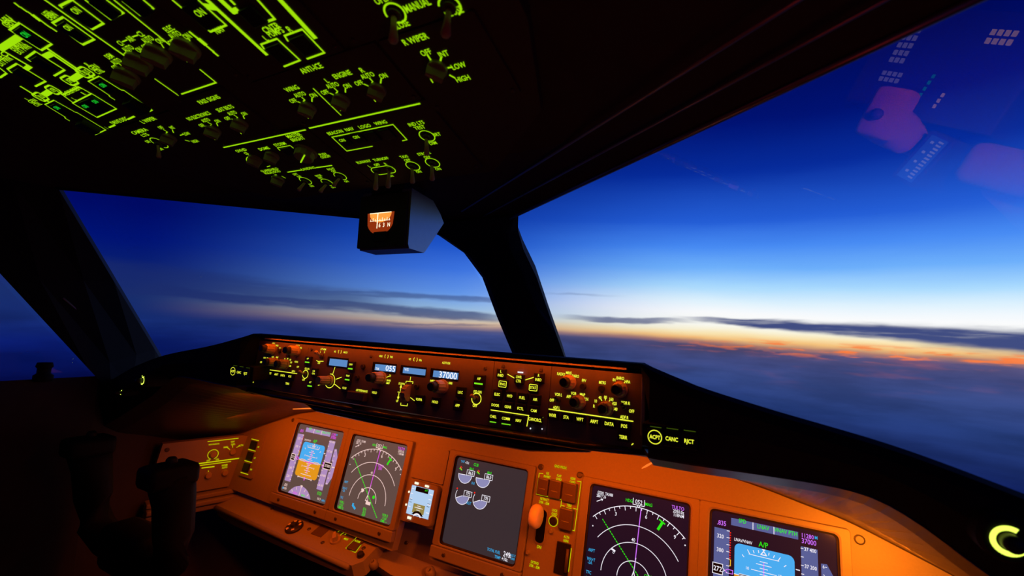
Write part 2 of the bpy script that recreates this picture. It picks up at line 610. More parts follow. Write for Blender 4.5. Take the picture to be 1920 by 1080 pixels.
class Thing:
    """an Empty standing on a panel frame; parts are given in that frame's own coordinates"""
    def __init__(self, name, label, cat, frame, org=(0.0, 0.0), group=None, h=0.0):
        self.o = bpy.data.objects.new(name, None)
        self.o.empty_display_size = 0.02
        C.objects.link(self.o)
        self.o.matrix_world = FM[frame] @ Matrix.Translation((org[0], org[1], h))
        self.org = org
        self.ts = 0.88 if frame == 'MC' else 1.0
        props(self.o, label, cat, group)

    def flat(self):
        f = Flat(*self.org)
        f.ts = self.ts
        return f

    def part(self, name, me, at=None, h=0.0, rz=0.0, parent=None, label=None):
        if parent is not None:
            base = (at[0], at[1], h) if at else (0, 0, h)
            o = link(name, me, parent, base, rz)
        else:
            at = at or self.org
            o = link(name, me, self.o, (at[0] - self.org[0], at[1] - self.org[1], h), rz)
        if label:
            o['label'] = label
        return o

    def print(self, flat, mat, h=0.0005, name='legend'):
        """lettering as one part, every line and ring of the printed diagram as a part of its own"""
        used = set()
        for nm, f0, f1 in flat.marks:
            idx = sorted({i for k in range(f0, f1) for i in flat.f[k]})
            used.update(range(f0, f1))
            mp = {i: j for j, i in enumerate(idx)}
            me = mesh(nm, [(*flat.v[i], 0) for i in idx], [tuple(mp[i] for i in flat.f[k]) for k in range(f0, f1)], M[mat])
            self.part(nm, me, None, h)
        rest = [k for k in range(len(flat.f)) if k not in used]
        if rest:
            idx = sorted({i for k in rest for i in flat.f[k]})
            mp = {i: j for j, i in enumerate(idx)}
            return self.part(name, mesh(name, [(*flat.v[i], 0) for i in idx], [tuple(mp[i] for i in flat.f[k]) for k in rest], M[mat]), None, h)

    def plate(self, pts, t=0.004, mat='panel_brown', name='face', bev=0.0):
        """flat plate whose front is at height 0"""
        bm = bmesh.new()
        add_prism(bm, [(p[0] - self.org[0], p[1] - self.org[1]) for p in pts], -t, 0.0)
        return self.part(name, from_bm(name, bm, M[mat]))


_CACHE = {}


def cached(key, fn):
    if key not in _CACHE:
        _CACHE[key] = fn()
    return _CACHE[key]


def knob_mesh(r, L, mat, flutes=True):
    def fn():
        bm = bmesh.new()
        seg = 24
        prof = [(r * 1.0, 0), (r * 1.0, L * 0.18), (r * 0.86, L * 0.22), (r * 0.84, L * 0.92), (r * 0.74, L)]
        add_lathe(bm, prof, seg)
        bm.verts.ensure_lookup_table()
        if flutes:
            for i, v in enumerate(bm.verts):
                ring = i // seg
                if ring in (2, 3, 4) and (i % seg) % 2:
                    v.co.x *= 0.93
                    v.co.y *= 0.93
        return from_bm('knob', bm, M[mat])
    return cached(('knob', r, L, mat, flutes), fn)


def bar_knob_mesh(r, L, mat):
    """selector: round skirt with a tapered grip bar"""
    def fn():
        bm = bmesh.new()
        add_lathe(bm, [(r, 0), (r, L * 0.28), (r * 0.92, L * 0.34)], 24)
        pts = [(-r * 0.42, -r * 0.85), (r * 0.42, -r * 0.85), (r * 0.5, 0), (r * 0.26, r * 0.98), (-r * 0.26, r * 0.98), (-r * 0.5, 0)]
        lo = [bm.verts.new((p[0], p[1], L * 0.3)) for p in pts]
        hi = [bm.verts.new((p[0] * 0.75, p[1] * 0.94, L)) for p in pts]
        bm.faces.new(hi)
        for i in range(6):
            j = (i + 1) % 6
            bm.faces.new((lo[i], lo[j], hi[j], hi[i]))
        return from_bm('knob', bm, M[mat])
    return cached(('bar', r, L, mat), fn)


def pointer_mesh(r, L):
    return cached(('ptr', r, L), lambda: mesh('pointer', [(-0.0005, r * 0.2, 0), (0.0005, r * 0.2, 0), (0.0005, r * 0.85, 0), (-0.0005, r * 0.85, 0)], [(0, 1, 2, 3)], M['white_plastic']))


def knob(t, c, r, L=0.02, style='bar', mat='knob_grey', rz=0.0, cap=None, label=None):
    me = bar_knob_mesh(r, L, mat) if style == 'bar' else knob_mesh(r, L, mat)
    k = t.part('knob', me, c, 0.0, rz, label=label)
    if style == 'bar':
        t.part('pointer', pointer_mesh(r, L), (0, 0), L + 0.0003, 0.0, parent=k)
    elif cap:
        t.part('cap', cached(('cap', r, cap), lambda: from_bm('cap', _lathe_bm([(r * 0.62, 0), (r * 0.62, cap * 0.85), (r * 0.5, cap)], 18), M['knob_dark'])), (0, 0), L, parent=k)
    return k


def _lathe_bm(prof, seg=18):
    bm = bmesh.new()
    add_lathe(bm, prof, seg)
    return bm


def toggle(t, c, r=0.0042, L=0.018, lean=(0.0, -0.5), mat='knob_grey', label=None):
    base = t.part('toggle_switch', cached(('tb', r), lambda: from_bm('toggle_switch', _lathe_bm([(r, 0), (r, 0.003), (r * 0.8, 0.004)], 12), M['screw_steel'])), c, 0.0, label=label)

    def fn():
        bm = bmesh.new()
        e = Vector((lean[0] * L, lean[1] * L, L))
        add_tube(bm, [(0, 0, 0.001), tuple(e * 0.5), tuple(e * 0.9), tuple(e)], [r * 0.4, r * 0.5, r * 0.75, r * 0.5], 10)
        return from_bm('lever', bm, M[mat], True)
    t.part('lever', cached(('tl', r, L, lean, mat), fn), (0, 0), 0.003, parent=base)
    return base


def button(t, c, w, h, text=None, th=0.0028, bar=None, mat='button_black', legend='legend_mcp', d=0.004, dy=0.0, k=0.8, on=None, name='pushbutton'):
    def fn():
        bm = bmesh.new()
        add_box(bm, -w / 2, w / 2, -h / 2, h / 2, 0, d, min(w, h) * 0.07)
        return from_bm(name, bm, M[mat])
    b = t.part(name, cached(('btn', name, round(w, 5), round(h, 5), d, mat), fn), c, 0.0)
    if text:
        f = Flat()
        f.ts = t.ts
        lines = text.split('|')
        for i, s in enumerate(lines):
            f.ctext(s, (0, dy + ((len(lines) - 1) / 2 - i) * th * 1.35), th, k)
        link('legend', f.mesh('legend', M[legend]), b, (0, 0, d + 0.0003))
    if bar is not None:
        f = Flat()
        f.rect(-w * 0.36, bar - 0.0011, w * 0.36, bar + 0.0011)
        link('light_bar', f.mesh('light_bar', M['bar_green']), b, (0, 0, d + 0.0003))
    if on:
        f = Flat()
        f.ctext(on[0], on[1], on[2], 0.85)
        link('indicator', f.mesh('indicator', M[on[3]]), b, (0, 0, d + 0.0003))
    return b


def screw(t, c, r=0.0035):
    def fn():
        bm = bmesh.new()
        add_lathe(bm, [(r, 0), (r, 0.0012), (r * 0.7, 0.002)], 12)
        return from_bm('screw', bm, M['screw_steel'])
    return t.part('screw', cached(('screw', r), fn), c, 0.0)

# ---------------------------------------------------------------- the cockpit shell
def struct(name, verts, faces, mat, label, cat, smooth=False):
    me = mesh(name, verts, faces, M[mat], smooth)
    o = link(name, me)
    props(o, label, cat, None, 'structure')
    return o


def slab(p, thick):
    """quad p (4 points) given thickness along its normal"""
    p = [Vector(q) for q in p]
    n = (p[1] - p[0]).cross(p[3] - p[0]).normalized() * thick
    v = p + [q + n for q in p]
    k = len(p)
    f = [tuple(range(k)), tuple(reversed(range(k, 2 * k)))] + [(i, k + i, k + (i + 1) % k, (i + 1) % k) for i in range(k)]
    return v, f


def box_struct(name, x0, x1, y0, y1, z0, z1, mat, label, cat):
    bm = bmesh.new()
    add_box(bm, x0, x1, y0, y1, z0, z1)
    o = link(name, from_bm(name, bm, M[mat]))
    props(o, label, cat, None, 'structure')
    return o


box_struct('floor', -1.12, 1.12, -0.95, 1.3, -0.05, 0.0, 'cloth_dark', 'dark cockpit floor below the seats and panels', 'floor')
box_struct('wall_back', -1.12, 1.12, -1.0, -0.95, 0.0, 1.75, 'liner', 'dark rear bulkhead of the cockpit behind the seats', 'wall')
box_struct('wall_front', -1.12, 1.12, 1.25, 1.3, 0.0, 0.86, 'liner', 'dark bulkhead ahead of the instrument panel', 'wall')

# windshield geometry measured on the two flat front panes
TOP_C = Vector((0.0, 0.782, 1.3985))
TOP_R = Vector((0.633, 0.336, 1.4135))
BOT_R = Vector((0.834, 0.612, 1.107))
BOT_C = Vector((0.0, 1.128, 1.145))
POST_T = Vector((0.1137, 0.7014, 1.4011))
POST_B = Vector((0.0731, 1.0792, 1.1405))
N_R = (BOT_R - TOP_R).cross(TOP_C - TOP_R).normalized()
if N_R.z < 0:
    N_R.negate()


def sx(v, s):
    return Vector((v.x * s, v.y, v.z))


# ceiling: liner between the overhead panel, the window heads and the side walls
def ceiling():
    v, f = [], []

    def quad(*p):
        k = len(v)
        v.extend([Vector(q) for q in p])
        f.append(tuple(range(k, k + len(p))))
    for s in (1, -1):
        A = (0, 0.782, 1.3985)
        Bp = (0.633 * s, 0.336, 1.4135)
        D = (0.80 * s, 0.12, 1.425)
        E = (0.86 * s, -0.95, 1.56)
        F = (0.34 * s, -0.95, 1.80)
        G = (0.34 * s, 0.47, 1.415)
        H = (0, 0.49, 1.409)
        quad(A, Bp, G, H)
        quad(Bp, D, (0.34 * s, 0.12, 1.52), G)
        quad(D, E, F, (0.34 * s, 0.12, 1.52))
        quad(H, G, (0.34 * s, 0.12, 1.52), (0, 0.12, 1.52))
        quad((0, 0.12, 1.52), (0.34 * s, 0.12, 1.52), F, (0, -0.95, 1.80))
    return struct('ceiling', v, f, 'liner', 'dark liner between the overhead panel and the window heads', 'ceiling')


ceiling()


def moulding(name, s, off_in, drop, w, label):
    """a long slim strip lying along a windshield's head"""
    a, b = sx(TOP_C, s), sx(TOP_R, s)
    d = (b - a).normalized()
    inn = Vector((-d.y * s, d.x * s, 0)) if s > 0 else Vector((d.y, -d.x, 0))
    if inn.y > 0:
        inn.negate()
    p0 = a + d * 0.10 + inn * off_in + Vector((0, 0, drop))
    p1 = b + inn * off_in + Vector((0, 0, drop))
    bm = bmesh.new()
    add_tube(bm, [p0, p0.lerp(p1, 0.5), p1], [(w, w * 0.8)] * 3, 10)
    o = link(name, from_bm(name, bm, M['seal_grey' if s > 0 else 'rail_black'], True))
    props(o, label, 'trim', None, 'structure')
    return o


moulding('trim_1', 1, -0.001, -0.0025, 0.0038, 'slim dark seal strip along the head of the wide windshield pane')
moulding('trim_2', 1, 0.040, 0.0, 0.0016, 'middle thin moulding on the ceiling beside the wide windshield pane')
moulding('trim_3', 1, 0.082, 0.002, 0.0018, 'moulding on the ceiling farthest from the wide windshield pane')
moulding('trim_4', -1, 0.005, 0.001, 0.004, 'slim dark seal strip along the head of the windshield pane behind the compass')


# centre post: a thick sloping bar between the two windshield panes
def centre_post():
    v, f = [], []
    rows = []
    zs = [(0.0731 + 0.004, 1.1800, 1.02), (0.0731, 1.0792, 1.1405), (0.0715, 0.985, 1.232), (0.069, 0.905, 1.317), (0.073, 0.83, 1.362), (0.093, 0.762, 1.388), (0.125, 0.70, 1.404)]
    for hx, y, z in zs:
        out = Vector((0, 0.62, 0.78)) * 0.035
        inn = Vector((0, -0.62, -0.78)) * 0.012
        row = [Vector((-hx, y, z)), Vector((-hx * 0.72, y, z)) + inn, Vector((hx * 0.72, y, z)) + inn, Vector((hx, y, z)), Vector((hx * 0.8, y, z)) + out, Vector((-hx * 0.8, y, z)) + out]
        rows.append(len(v))
        v.extend(row)
    for a, b in zip(rows, rows[1:]):
        for i in range(6):
            j = (i + 1) % 6
            f.append((a + i, a + j, b + j, b + i))
    f.append(tuple(range(5, -1, -1)))
    f.append(tuple(rows[-1] + i for i in range(6)))
    return struct('trim_5', v, f, 'post_dark', 'thick black sloping centre post between the two front windshields', 'window post')


centre_post()


def side_post(n, s, label):
    F0, F1 = sx(TOP_R, s), sx(BOT_R, s)
    R0, R1 = Vector((0.765 * s, 0.175, 1.425)), Vector((0.80 * s, 0.473, 1.07))
    F1b = F1 + (F1 - F0).normalized() * 0.12
    R1b = R1 + (R1 - R0).normalized() * 0.08
    v, f = [], []
    out = Vector((0.03 * s, 0.012, 0.012))
    for (p, q) in ((F0, R0), (F0.lerp(F1, 0.5), R0.lerp(R1, 0.5)), (F1, R1), (F1b, R1b)):
        m1, m2 = p.lerp(q, 0.3), p.lerp(q, 0.7)
        inn = Vector((-0.010 * s, -0.004, 0))
        v.extend([p, m1 + inn, m2 + inn, q, q + out, p + out])
    for r in range(3):
        for i in range(6):
            j = (i + 1) % 6
            f.append((r * 6 + i, r * 6 + j, r * 6 + 6 + j, r * 6 + 6 + i))
    f.append((0, 1, 2, 3, 4, 5))
    f.append((23, 22, 21, 20, 19, 18))
    o = struct('trim_%d' % n, v, f, 'post_dark', label, 'window post')
    # slim grab groove on the post
    a = F0.lerp(F1, 0.60).lerp(R0.lerp(R1, 0.60), 0.62) + Vector((-0.012 * s, -0.006, 0))
    b = F0.lerp(F1, 0.86).lerp(R0.lerp(R1, 0.86), 0.45) + Vector((-0.012 * s, -0.006, 0))
    bm = bmesh.new()
    add_tube(bm, [a, a.lerp(b, 0.5), b], [0.0022, 0.003, 0.0022], 8)
    link('seal_ridge', from_bm('seal_ridge', bm, M['seal_grey'], True), o)
    return o


side_post(6, -1, 'broad black slanting post between windshield and side window on the captain side')
side_post(7, 1, 'slanting side post beyond the co-pilot windshield')


def pane(n, pts, label, frame_label=None):
    v, f = slab(pts, 0.001)
    # single sheet of glass: keep one face only so that the view is not doubled
    me = mesh('window_%d' % n, pts, [(0, 1, 2, 3)], M['pane_glass'])
    o = link('window_%d' % n, me)
    props(o, label, 'window', None, 'structure')
    return o


LIFT = N_R * 0.008
pane(1, [sx(p + LIFT, -1) for p in (POST_T + Vector((-0.06, 0.03, 0)), TOP_R, BOT_R + (BOT_R - TOP_R) * 0.25, POST_B + Vector((-0.03, 0.12, -0.08)))], 'front windshield pane behind the compass, showing the darker dusk sky')
pane(2, [p + LIFT for p in (POST_T + Vector((-0.06, 0.03, 0)), TOP_R, BOT_R + (BOT_R - TOP_R) * 0.25, POST_B + Vector((-0.03, 0.12, -0.08)))], 'wide windshield pane with the sunset glow and red reflections in it')


# side walls with the openings of the side windows
def side_wall(name, s, label):
    X0 = 0.815 * s
    v, f = [], []

    def quad(*p):
        k = len(v)
        v.extend([Vector(q) for q in p])
        f.append(tuple(range(k, k + len(p))))
    sill = 1.050
    quad((X0, -0.95, 0), (X0, 0.50, 0), (X0, 0.50, sill), (X0, -0.95, sill))
    quad((X0, -0.95, sill), (X0 * 1.10, -0.95, sill - 0.01), (X0 * 1.10, 0.50, sill - 0.01), (X0, 0.50, sill))
    quad((X0, -0.95, sill), (X0, -0.30, sill), (0.79 * s, -0.30, 1.46), (0.86 * s, -0.95, 1.56))
    quad((0.768 * s, 0.19, 1.43), (0.79 * s, -0.30, 1.46), (0.79 * s, -0.30, 1.365), (0.772 * s, 0.215, 1.365))
    quad((X0, 0.48, 0), (0.98 * s, 0.84, 0), (0.98 * s, 0.84, 0.95), (X0, 0.48, 1.05))
    quad((0.98 * s, 0.84, 0), (1.10 * s, 1.27, 0), (1.10 * s, 1.27, 0.85), (0.98 * s, 0.84, 0.95))
    return struct(name, v, f, 'liner', label, 'wall')


side_wall('wall_left', -1, 'dark side wall and sill under the captain side window')
side_wall('wall_right', 1, 'dark side wall beside the co-pilot seat')
pane(3, [(-0.845, 0.52, 1.02), (-0.80, 0.16, 1.44), (-0.82, -0.32, 1.47), (-0.86, -0.32, 1.03)], 'captain side window in the lower corner, dark blue night outside')

# small dark crank on the side sill
bm = bmesh.new()
add_lathe(bm, [(0.016, 1.046), (0.016, 1.058), (0.011, 1.062), (0.011, 1.072), (0.014, 1.076), (0.012, 1.084)], 16, -0.808, 0.405)
props(link('window_crank', from_bm('window_crank', bm, M['hood_black'], True)), 'small black crank knob standing on the sill of the side window', 'crank')


# ---------------------------------------------------------------- glareshield
# |X|: lip top (y, z), hood lip front bottom, crease (y, z), height where the underside meets the instrument panel
GS_ST = [(0.0, 0.562, 1.1690, 0.578, 1.058, 0.970), (0.372, 0.560, 1.1680, 0.580, 1.066, 0.984), (0.385, 0.548, 1.1640, 0.548, 1.066, 0.984),
         (0.43, 0.536, 1.1500, 0.540, 1.068, 0.978), (0.50, 0.528, 1.1340, 0.540, 1.070, 0.967), (0.56, 0.522, 1.1225, 0.540, 1.070, 0.954), (0.59, 0.519, 1.1165, 0.540, 1.065, 0.948), (0.62, 0.517, 1.1090, 0.540, 1.050, 0.940),
         (0.66, 0.514, 1.0970, 0.538, 1.022, 0.926), (0.72, 0.512, 1.0770, 0.534, 0.99, 0.904), (0.86, 0.512, 1.0200, 0.53, 0.925, 0.850), (0.98, 0.512, 0.975, 0.53, 0.89, 0.81)]


def gs_interp(ax):
    """cubic through the stations"""
    n = len(GS_ST)
    for i in range(n - 1):
        a, b = GS_ST[i], GS_ST[i + 1]
        if ax <= b[0]:
            h = b[0] - a[0]
            t = (ax - a[0]) / h
            if i < 3 or i > n - 3:
                return [p + (q - p) * t for p, q in zip(a, b)]
            z, c_ = GS_ST[i - 1], GS_ST[i + 2]
            res = []
            for k in range(len(a)):
                m0 = (b[k] - z[k]) / (b[0] - z[0])
                m1 = (c_[k] - a[k]) / (c_[0] - a[0])
                res.append((2 * t ** 3 - 3 * t * t + 1) * a[k] + (t ** 3 - 2 * t * t + t) * h * m0 + (3 * t * t - 2 * t ** 3) * b[k] + (t ** 3 - t * t) * h * m1)
            return res
    return list(GS_ST[-1])


def mip_y(z):
    o, u, v = FRAMES['MI']
    return o[1] + (z - o[2]) * v[1] / v[2]


def glareshield():
    root = bpy.data.objects.new('glareshield', None)
    C.objects.link(root)
    root.location = (0, 0.6, 1.0)
    props(root, 'black padded glareshield running across above the instrument screens', 'glareshield')
    off = Vector(root.location)
    xs = [-0.98, -0.92] + [-0.86 + 0.0125 * i for i in range(35)] + [-0.41, -0.385, -0.372]
    xs_all = xs + [-x for x in reversed(xs)]

    def loft(name, sec, mat, xlist, smooth=False):
        v, f = [], []
        n = None
        for xx in xlist:
            pts = sec(xx, gs_interp(abs(xx)))
            n = len(pts)
            v += [Vector((xx, y, z)) - off for y, z in pts]
        m_ = len(xlist)
        for i in range(m_ - 1):
            for k in range(n):
                j = (k + 1) % n
                f.append((i * n + k, i * n + j, (i + 1) * n + j, (i + 1) * n + k))
        f.append(tuple(range(n)))
        f.append(tuple((m_ - 1) * n + k for k in reversed(range(n))))
        bm = bmesh.new()
        bv = [bm.verts.new(p) for p in v]
        for q in f:
            bm.faces.new([bv[i] for i in q])
        return link(name, from_bm(name, bm, M[mat], smooth), root)

    def hood(xx, s):
        ax, yl, zl, yc, zc, ze = s
        face = abs(xx) < 0.3725
        back = max(yl + 0.16, 1.06 - 1.1 * ax)
        zb = 1.2 - (1.2 - zl) * back / yl - 0.022 - 0.03 * min(1.0, ax / 0.3)
        if face:
            return [(back, zb), (yl + 0.02, zl), (yl + 0.004, zl - 0.0006), (yl, zl - 0.003), (yl + 0.001, zl - 0.0065), (0.61, zl - 0.0065), (0.64, zl - 0.02), (back, zb - 0.012)]
        return [(back, zb), (yl + 0.02, zl), (yl + 0.007, zl - 0.003), (yl, zl - 0.012), (yl, zc + (zl - zc) * 0.5), (yc, zc), (back, zb - 0.008)]
    loft('hood', hood, 'hood_black', xs_all)

    def under(xx, s):
        ax, yl, zl, yc, zc, ze = s
        return [(yc + 0.0015, zc + 0.002), (yc, zc - 0.002), (yc + 0.035, zc - 0.018 - 0.0 * ax), (mip_y(ze) - 0.012, ze + 0.003), (mip_y(ze) - 0.009, ze), (mip_y(ze + 0.02) - 0.006, ze + 0.02), (mip_y(ze + .02) - 0.03, zc + 0.0)]
    loft('underside', under, 'hood_under', xs_all)
    # hand rail below the centre panels
    bm = bmesh.new()
    path = [(-0.385, 0.580, 1.058), (-0.30, 0.573, 1.057), (0.0, 0.571, 1.0565), (0.30, 0.574, 1.060), (0.385, 0.582, 1.064)]
    add_tube(bm, [Vector(p) - off for p in path], [(0.012, 0.006)] * 5, 14)
    link('hand_rail', from_bm('hand_rail', bm, M['rail_black'], True), root)
    bm = bmesh.new()
    path = [(-0.24, 0.60, 1.046), (-0.20, 0.592, 1.0435), (0.0, 0.590, 1.0405), (0.22, 0.593, 1.043), (0.30, 0.604, 1.050)]
    add_tube(bm, [Vector(p) - off for p in path], [(0.010, 0.005), (0.016, 0.0075), (0.016, 0.0075), (0.016, 0.0075), (0.010, 0.005)], 14)
    link('palm_rest', from_bm('palm_rest', bm, M['rail_black'], True), root)
    # lower rims, their flood lit edge put in as a glow of their own
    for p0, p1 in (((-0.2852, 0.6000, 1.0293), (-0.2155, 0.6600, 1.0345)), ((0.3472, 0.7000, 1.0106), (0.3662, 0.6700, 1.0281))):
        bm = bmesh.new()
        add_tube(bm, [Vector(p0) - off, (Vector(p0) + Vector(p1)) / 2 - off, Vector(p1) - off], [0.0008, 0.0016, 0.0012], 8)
        link('rim_glow', from_bm('rim_glow', bm, M['rim_glow'], True), root)
    # bright frame strip right under the hood, above the control panels
    bm = bmesh.new()
    add_box(bm, -0.352, 0.352, 0.5735 - off.y, 0.5805 - off.y, 1.1580 - off.z, 1.1603 - off.z, 0.0005)
    link('frame_strip', from_bm('frame_strip', bm, M['panel_brown']), root)
    # end cheek of the control panel bay
    for s in (1,):
        bm = bmesh.new()
        add_box(bm, min(s * 0.3735, s * 0.3785), max(s * 0.3735, s * 0.3785), 0.5585 - off.y, 0.585 - off.y, 1.085 - off.z, 1.152 - off.z, 0.001)
        link('end_cheek', from_bm('end_cheek', bm, M['panel_brown']), root)
    return root


glareshield()

# ---------------------------------------------------------------- glareshield control panels
def mc_panel(name, label, u0, u1, cat='control panel'):
    t = Thing(name, label, cat, 'MC', ((u0 + u1) / 2, -0.05))
    t.plate(rrect(u0, -0.0955, u1, -0.0060, 0.001, 1), 0.02, 'mcp_grey', 'face')
    return t


LG = 'legend_mcp'
# --- captain's EFIS panel
t = mc_panel('efis_panel', 'brown control panel with four knobs at the captain end of the glareshield', -0.3735, -0.2297)
f = t.flat()
f.line([(-0.3624,-0.0593), (-0.2487,-0.0596)], 0.0011)
for s, c in (('RADIO', (-0.3416,-0.0128)), ('MINS', (-0.3295,-0.0094)), ('BARO', (-0.3187,-0.0127)), ('FPV', (-0.3084,-0.0173)), ('IN', (-0.2673,-0.0130)), ('BARO', (-0.2589,-0.0094)), ('HPA', (-0.2506,-0.0130)),
             ('VOR L', (-0.3477,-0.0384)), ('OFF', (-0.3569,-0.0473)), ('ADF L', (-0.3511,-0.0558)), ('VOR', (-0.3247,-0.0351)), ('MAP', (-0.3120,-0.0347)), ('20', (-0.2895,-0.0359)), ('80', (-0.2812,-0.0344)),
             ('160', (-0.2735,-0.0364)), ('320', (-0.2700,-0.0409)), ('640', (-0.2708,-0.0476)), ('VOR R', (-0.2562,-0.0389)), ('OFF', (-0.2496,-0.0475)), ('ADF R', (-0.2596,-0.0563)), ('MTRS', (-0.2816,-0.0268))):
    f.ctext(s, c, 0.0036, 0.72)
f.line([(-0.3408,-0.0375), (-0.3151,-0.0399)], 0.0009)
f.line([(-0.3029,-0.0398), (-0.2774,-0.0394)], 0.0009)
f.line([(-0.2708,-0.0142), (-0.2544,-0.0145)], 0.0009)
f.line([(-0.3426,-0.0141), (-0.3215,-0.0148)], 0.0009)
t.print(f, LG)
for c, r, L in (((-0.3291,-0.0200), 0.0105, 0.017), ((-0.2602,-0.0192), 0.0105, 0.017)):
    knob(t, c, r, L, 'round', 'knob_grey', cap=0.009)
for c, r, L in (((-0.3156,-0.0439), 0.009, 0.016), ((-0.2829,-0.0455), 0.0095, 0.016)):
    knob(t, c, r, L, 'round', 'knob_grey', cap=0.007)
for s, c in (('WXR', (-0.3579,-0.0658)), ('STA', (-0.3387,-0.0658)), ('WPT', (-0.3196,-0.0656)), ('ARPT', (-0.3003,-0.0657)), ('DATA', (-0.2817,-0.0660)), ('POS', (-0.2617,-0.0659)), ('TERR', (-0.2650,-0.0792))):
    button(t, c, 0.0155, 0.0105, s, 0.0042, k=0.85)
for c in ((-0.3072,-0.0215), (-0.2802,-0.0293)):
    t.part('push_stud', cached('stud', lambda: from_bm('push_stud', _lathe_bm([(0.0042, 0), (0.0042, 0.003), (0.0034, 0.004)], 14), M['knob_dark'])), c)
t.print(t.flat().disc((-0.3691,-0.0867), 0.0011, 8), LG, 0.0006, 'edge_light')

# --- mode control panel
t = mc_panel('mode_control_panel', 'long brown panel with four blue number windows in the middle of the glareshield', -0.2292, 0.1614)
f = t.flat()
f.ctext('A/T ARM', (-0.1908,-0.0115), 0.0037, 0.78)
f.ctext('L', (-0.1968,-0.0165), 0.0037, 0.8)
f.ctext('R', (-0.1862,-0.0165), 0.0037, 0.8)
f.line([(-0.2035,-0.0323), (-0.1989,-0.0338), (-0.1919,-0.0329), (-0.1855,-0.0325)], 0.001)
f.ctext('OFF', (-0.1958,-0.0364), 0.0036, 0.8)
f.ctext('F/D ON', (-0.2241,-0.0488), 0.0038, 0.75)
f.ctext('OFF', (-0.2285,-0.0688), 0.0037, 0.85)
f.arc((-0.2262,-0.0589), 0.0072, 0, 360, 0.0011, 28)
for a, b in (((-0.1545,-0.0406), (-0.1571,-0.0523)), ((-0.1471,-0.0602), (-0.1352,-0.0558)), ((-0.1492,-0.0686), (-0.1336,-0.0748)), ((-0.1764,-0.0706), (-0.1889,-0.0747))):
    f.line([a, b], 0.0011)
f.arc((-0.1614,-0.0644), 0.0118, -205, 100, 0.0011, 30)
for s, c, k in (('IAS', (-0.1604,-0.0135), 0.72), ('MACH', (-0.1348,-0.0134), 0.72), ('HDG', (-0.0531,-0.0141), 0.72), ('TRK', (-0.0303,-0.0138), 0.72), ('V/S', (0.0080,-0.0143), 0.72), ('FPA', (0.0294,-0.0147), 0.72), ('ALTITUDE', (0.0785,-0.0150), 0.72)):
    f.ctext(s, c, 0.0036, k)
for c in ((-0.1487,-0.0132), (-0.0410,-0.0137), (0.0194,-0.0141)):
    f.arc(c, 0.0036, 130, 230, 0.0008, 8)
    f.arc(c, 0.0036, -50, 50, 0.0008, 8)
f.ctext('A/P DISENGAGE', (-0.0841,-0.0730), 0.0037, 0.78)
f.ctext('25', (-0.0278,-0.0435), 0.0034, 0.8)
f.ctext('5', (-0.0630,-0.0434), 0.0034, 0.8)
f.ctext('BANK', (-0.0290,-0.0512), 0.0034, 0.75)
f.ctext('LIMIT', (-0.0300,-0.0555), 0.0034, 0.75)
for a, b in (((-0.0387,-0.0488), (-0.0302,-0.0447)), ((-0.0526,-0.0421), (-0.0512,-0.0439)), ((-0.0464,-0.0422), (-0.0453,-0.0445)), ((-0.0396,-0.0422), (-0.0409,-0.0449)),
             ((0.0143,-0.0417), (0.0141,-0.0472)), ((0.0065,-0.0517), (0.0065,-0.0489)), ((0.0065,-0.0489), (0.0202,-0.0486)), ((0.0202,-0.0486), (0.0200,-0.0515)),
             ((0.0018,-0.0830), (0.0019,-0.0862)), ((0.0019,-0.0862), (0.0149,-0.0859)), ((0.0149,-0.0859), (0.0150,-0.0827)), ((0.0193,-0.0728), (0.0278,-0.0765)),
             ((-0.0028,-0.0572), (-0.0025,-0.0655)), ((-0.0073,-0.0671), (0.0002,-0.0670)), ((-0.0047,-0.0686), (-0.0048,-0.0773)), ((0.0550,-0.0433), (0.0693,-0.0447))):
    f.line([a, b], 0.0009)
for c, s in (((-0.0025,-0.0578), 1), ((-0.0050,-0.0761), -1)):
    f.poly([(c[0] - 0.0022, c[1] - 0.002 * s), (c[0] + 0.0022, c[1] - 0.002 * s), (c[0], c[1] + 0.003 * s)])
f.ctext('DOWN', (-0.0017,-0.0536), 0.0036, 0.8)
f.ctext('UP', (-0.0062,-0.0808), 0.0038, 0.8)
f.ctext('AUTO', (0.0569,-0.0436), 0.0034, 0.75)
f.ctext('1000', (0.0907,-0.0438), 0.0038, 0.75)
f.line([(0.0708,-0.0443), (0.0853,-0.0435)], 0.0008)
f.ctext('F/D ON', (0.1391,-0.0514), 0.0044, 0.72)
f.ctext('OFF', (0.1371,-0.0710), 0.0043, 0.8)
f.arc((0.1383,-0.0613), 0.0078, 0, 360, 0.0011, 28)
t.print(f, LG)


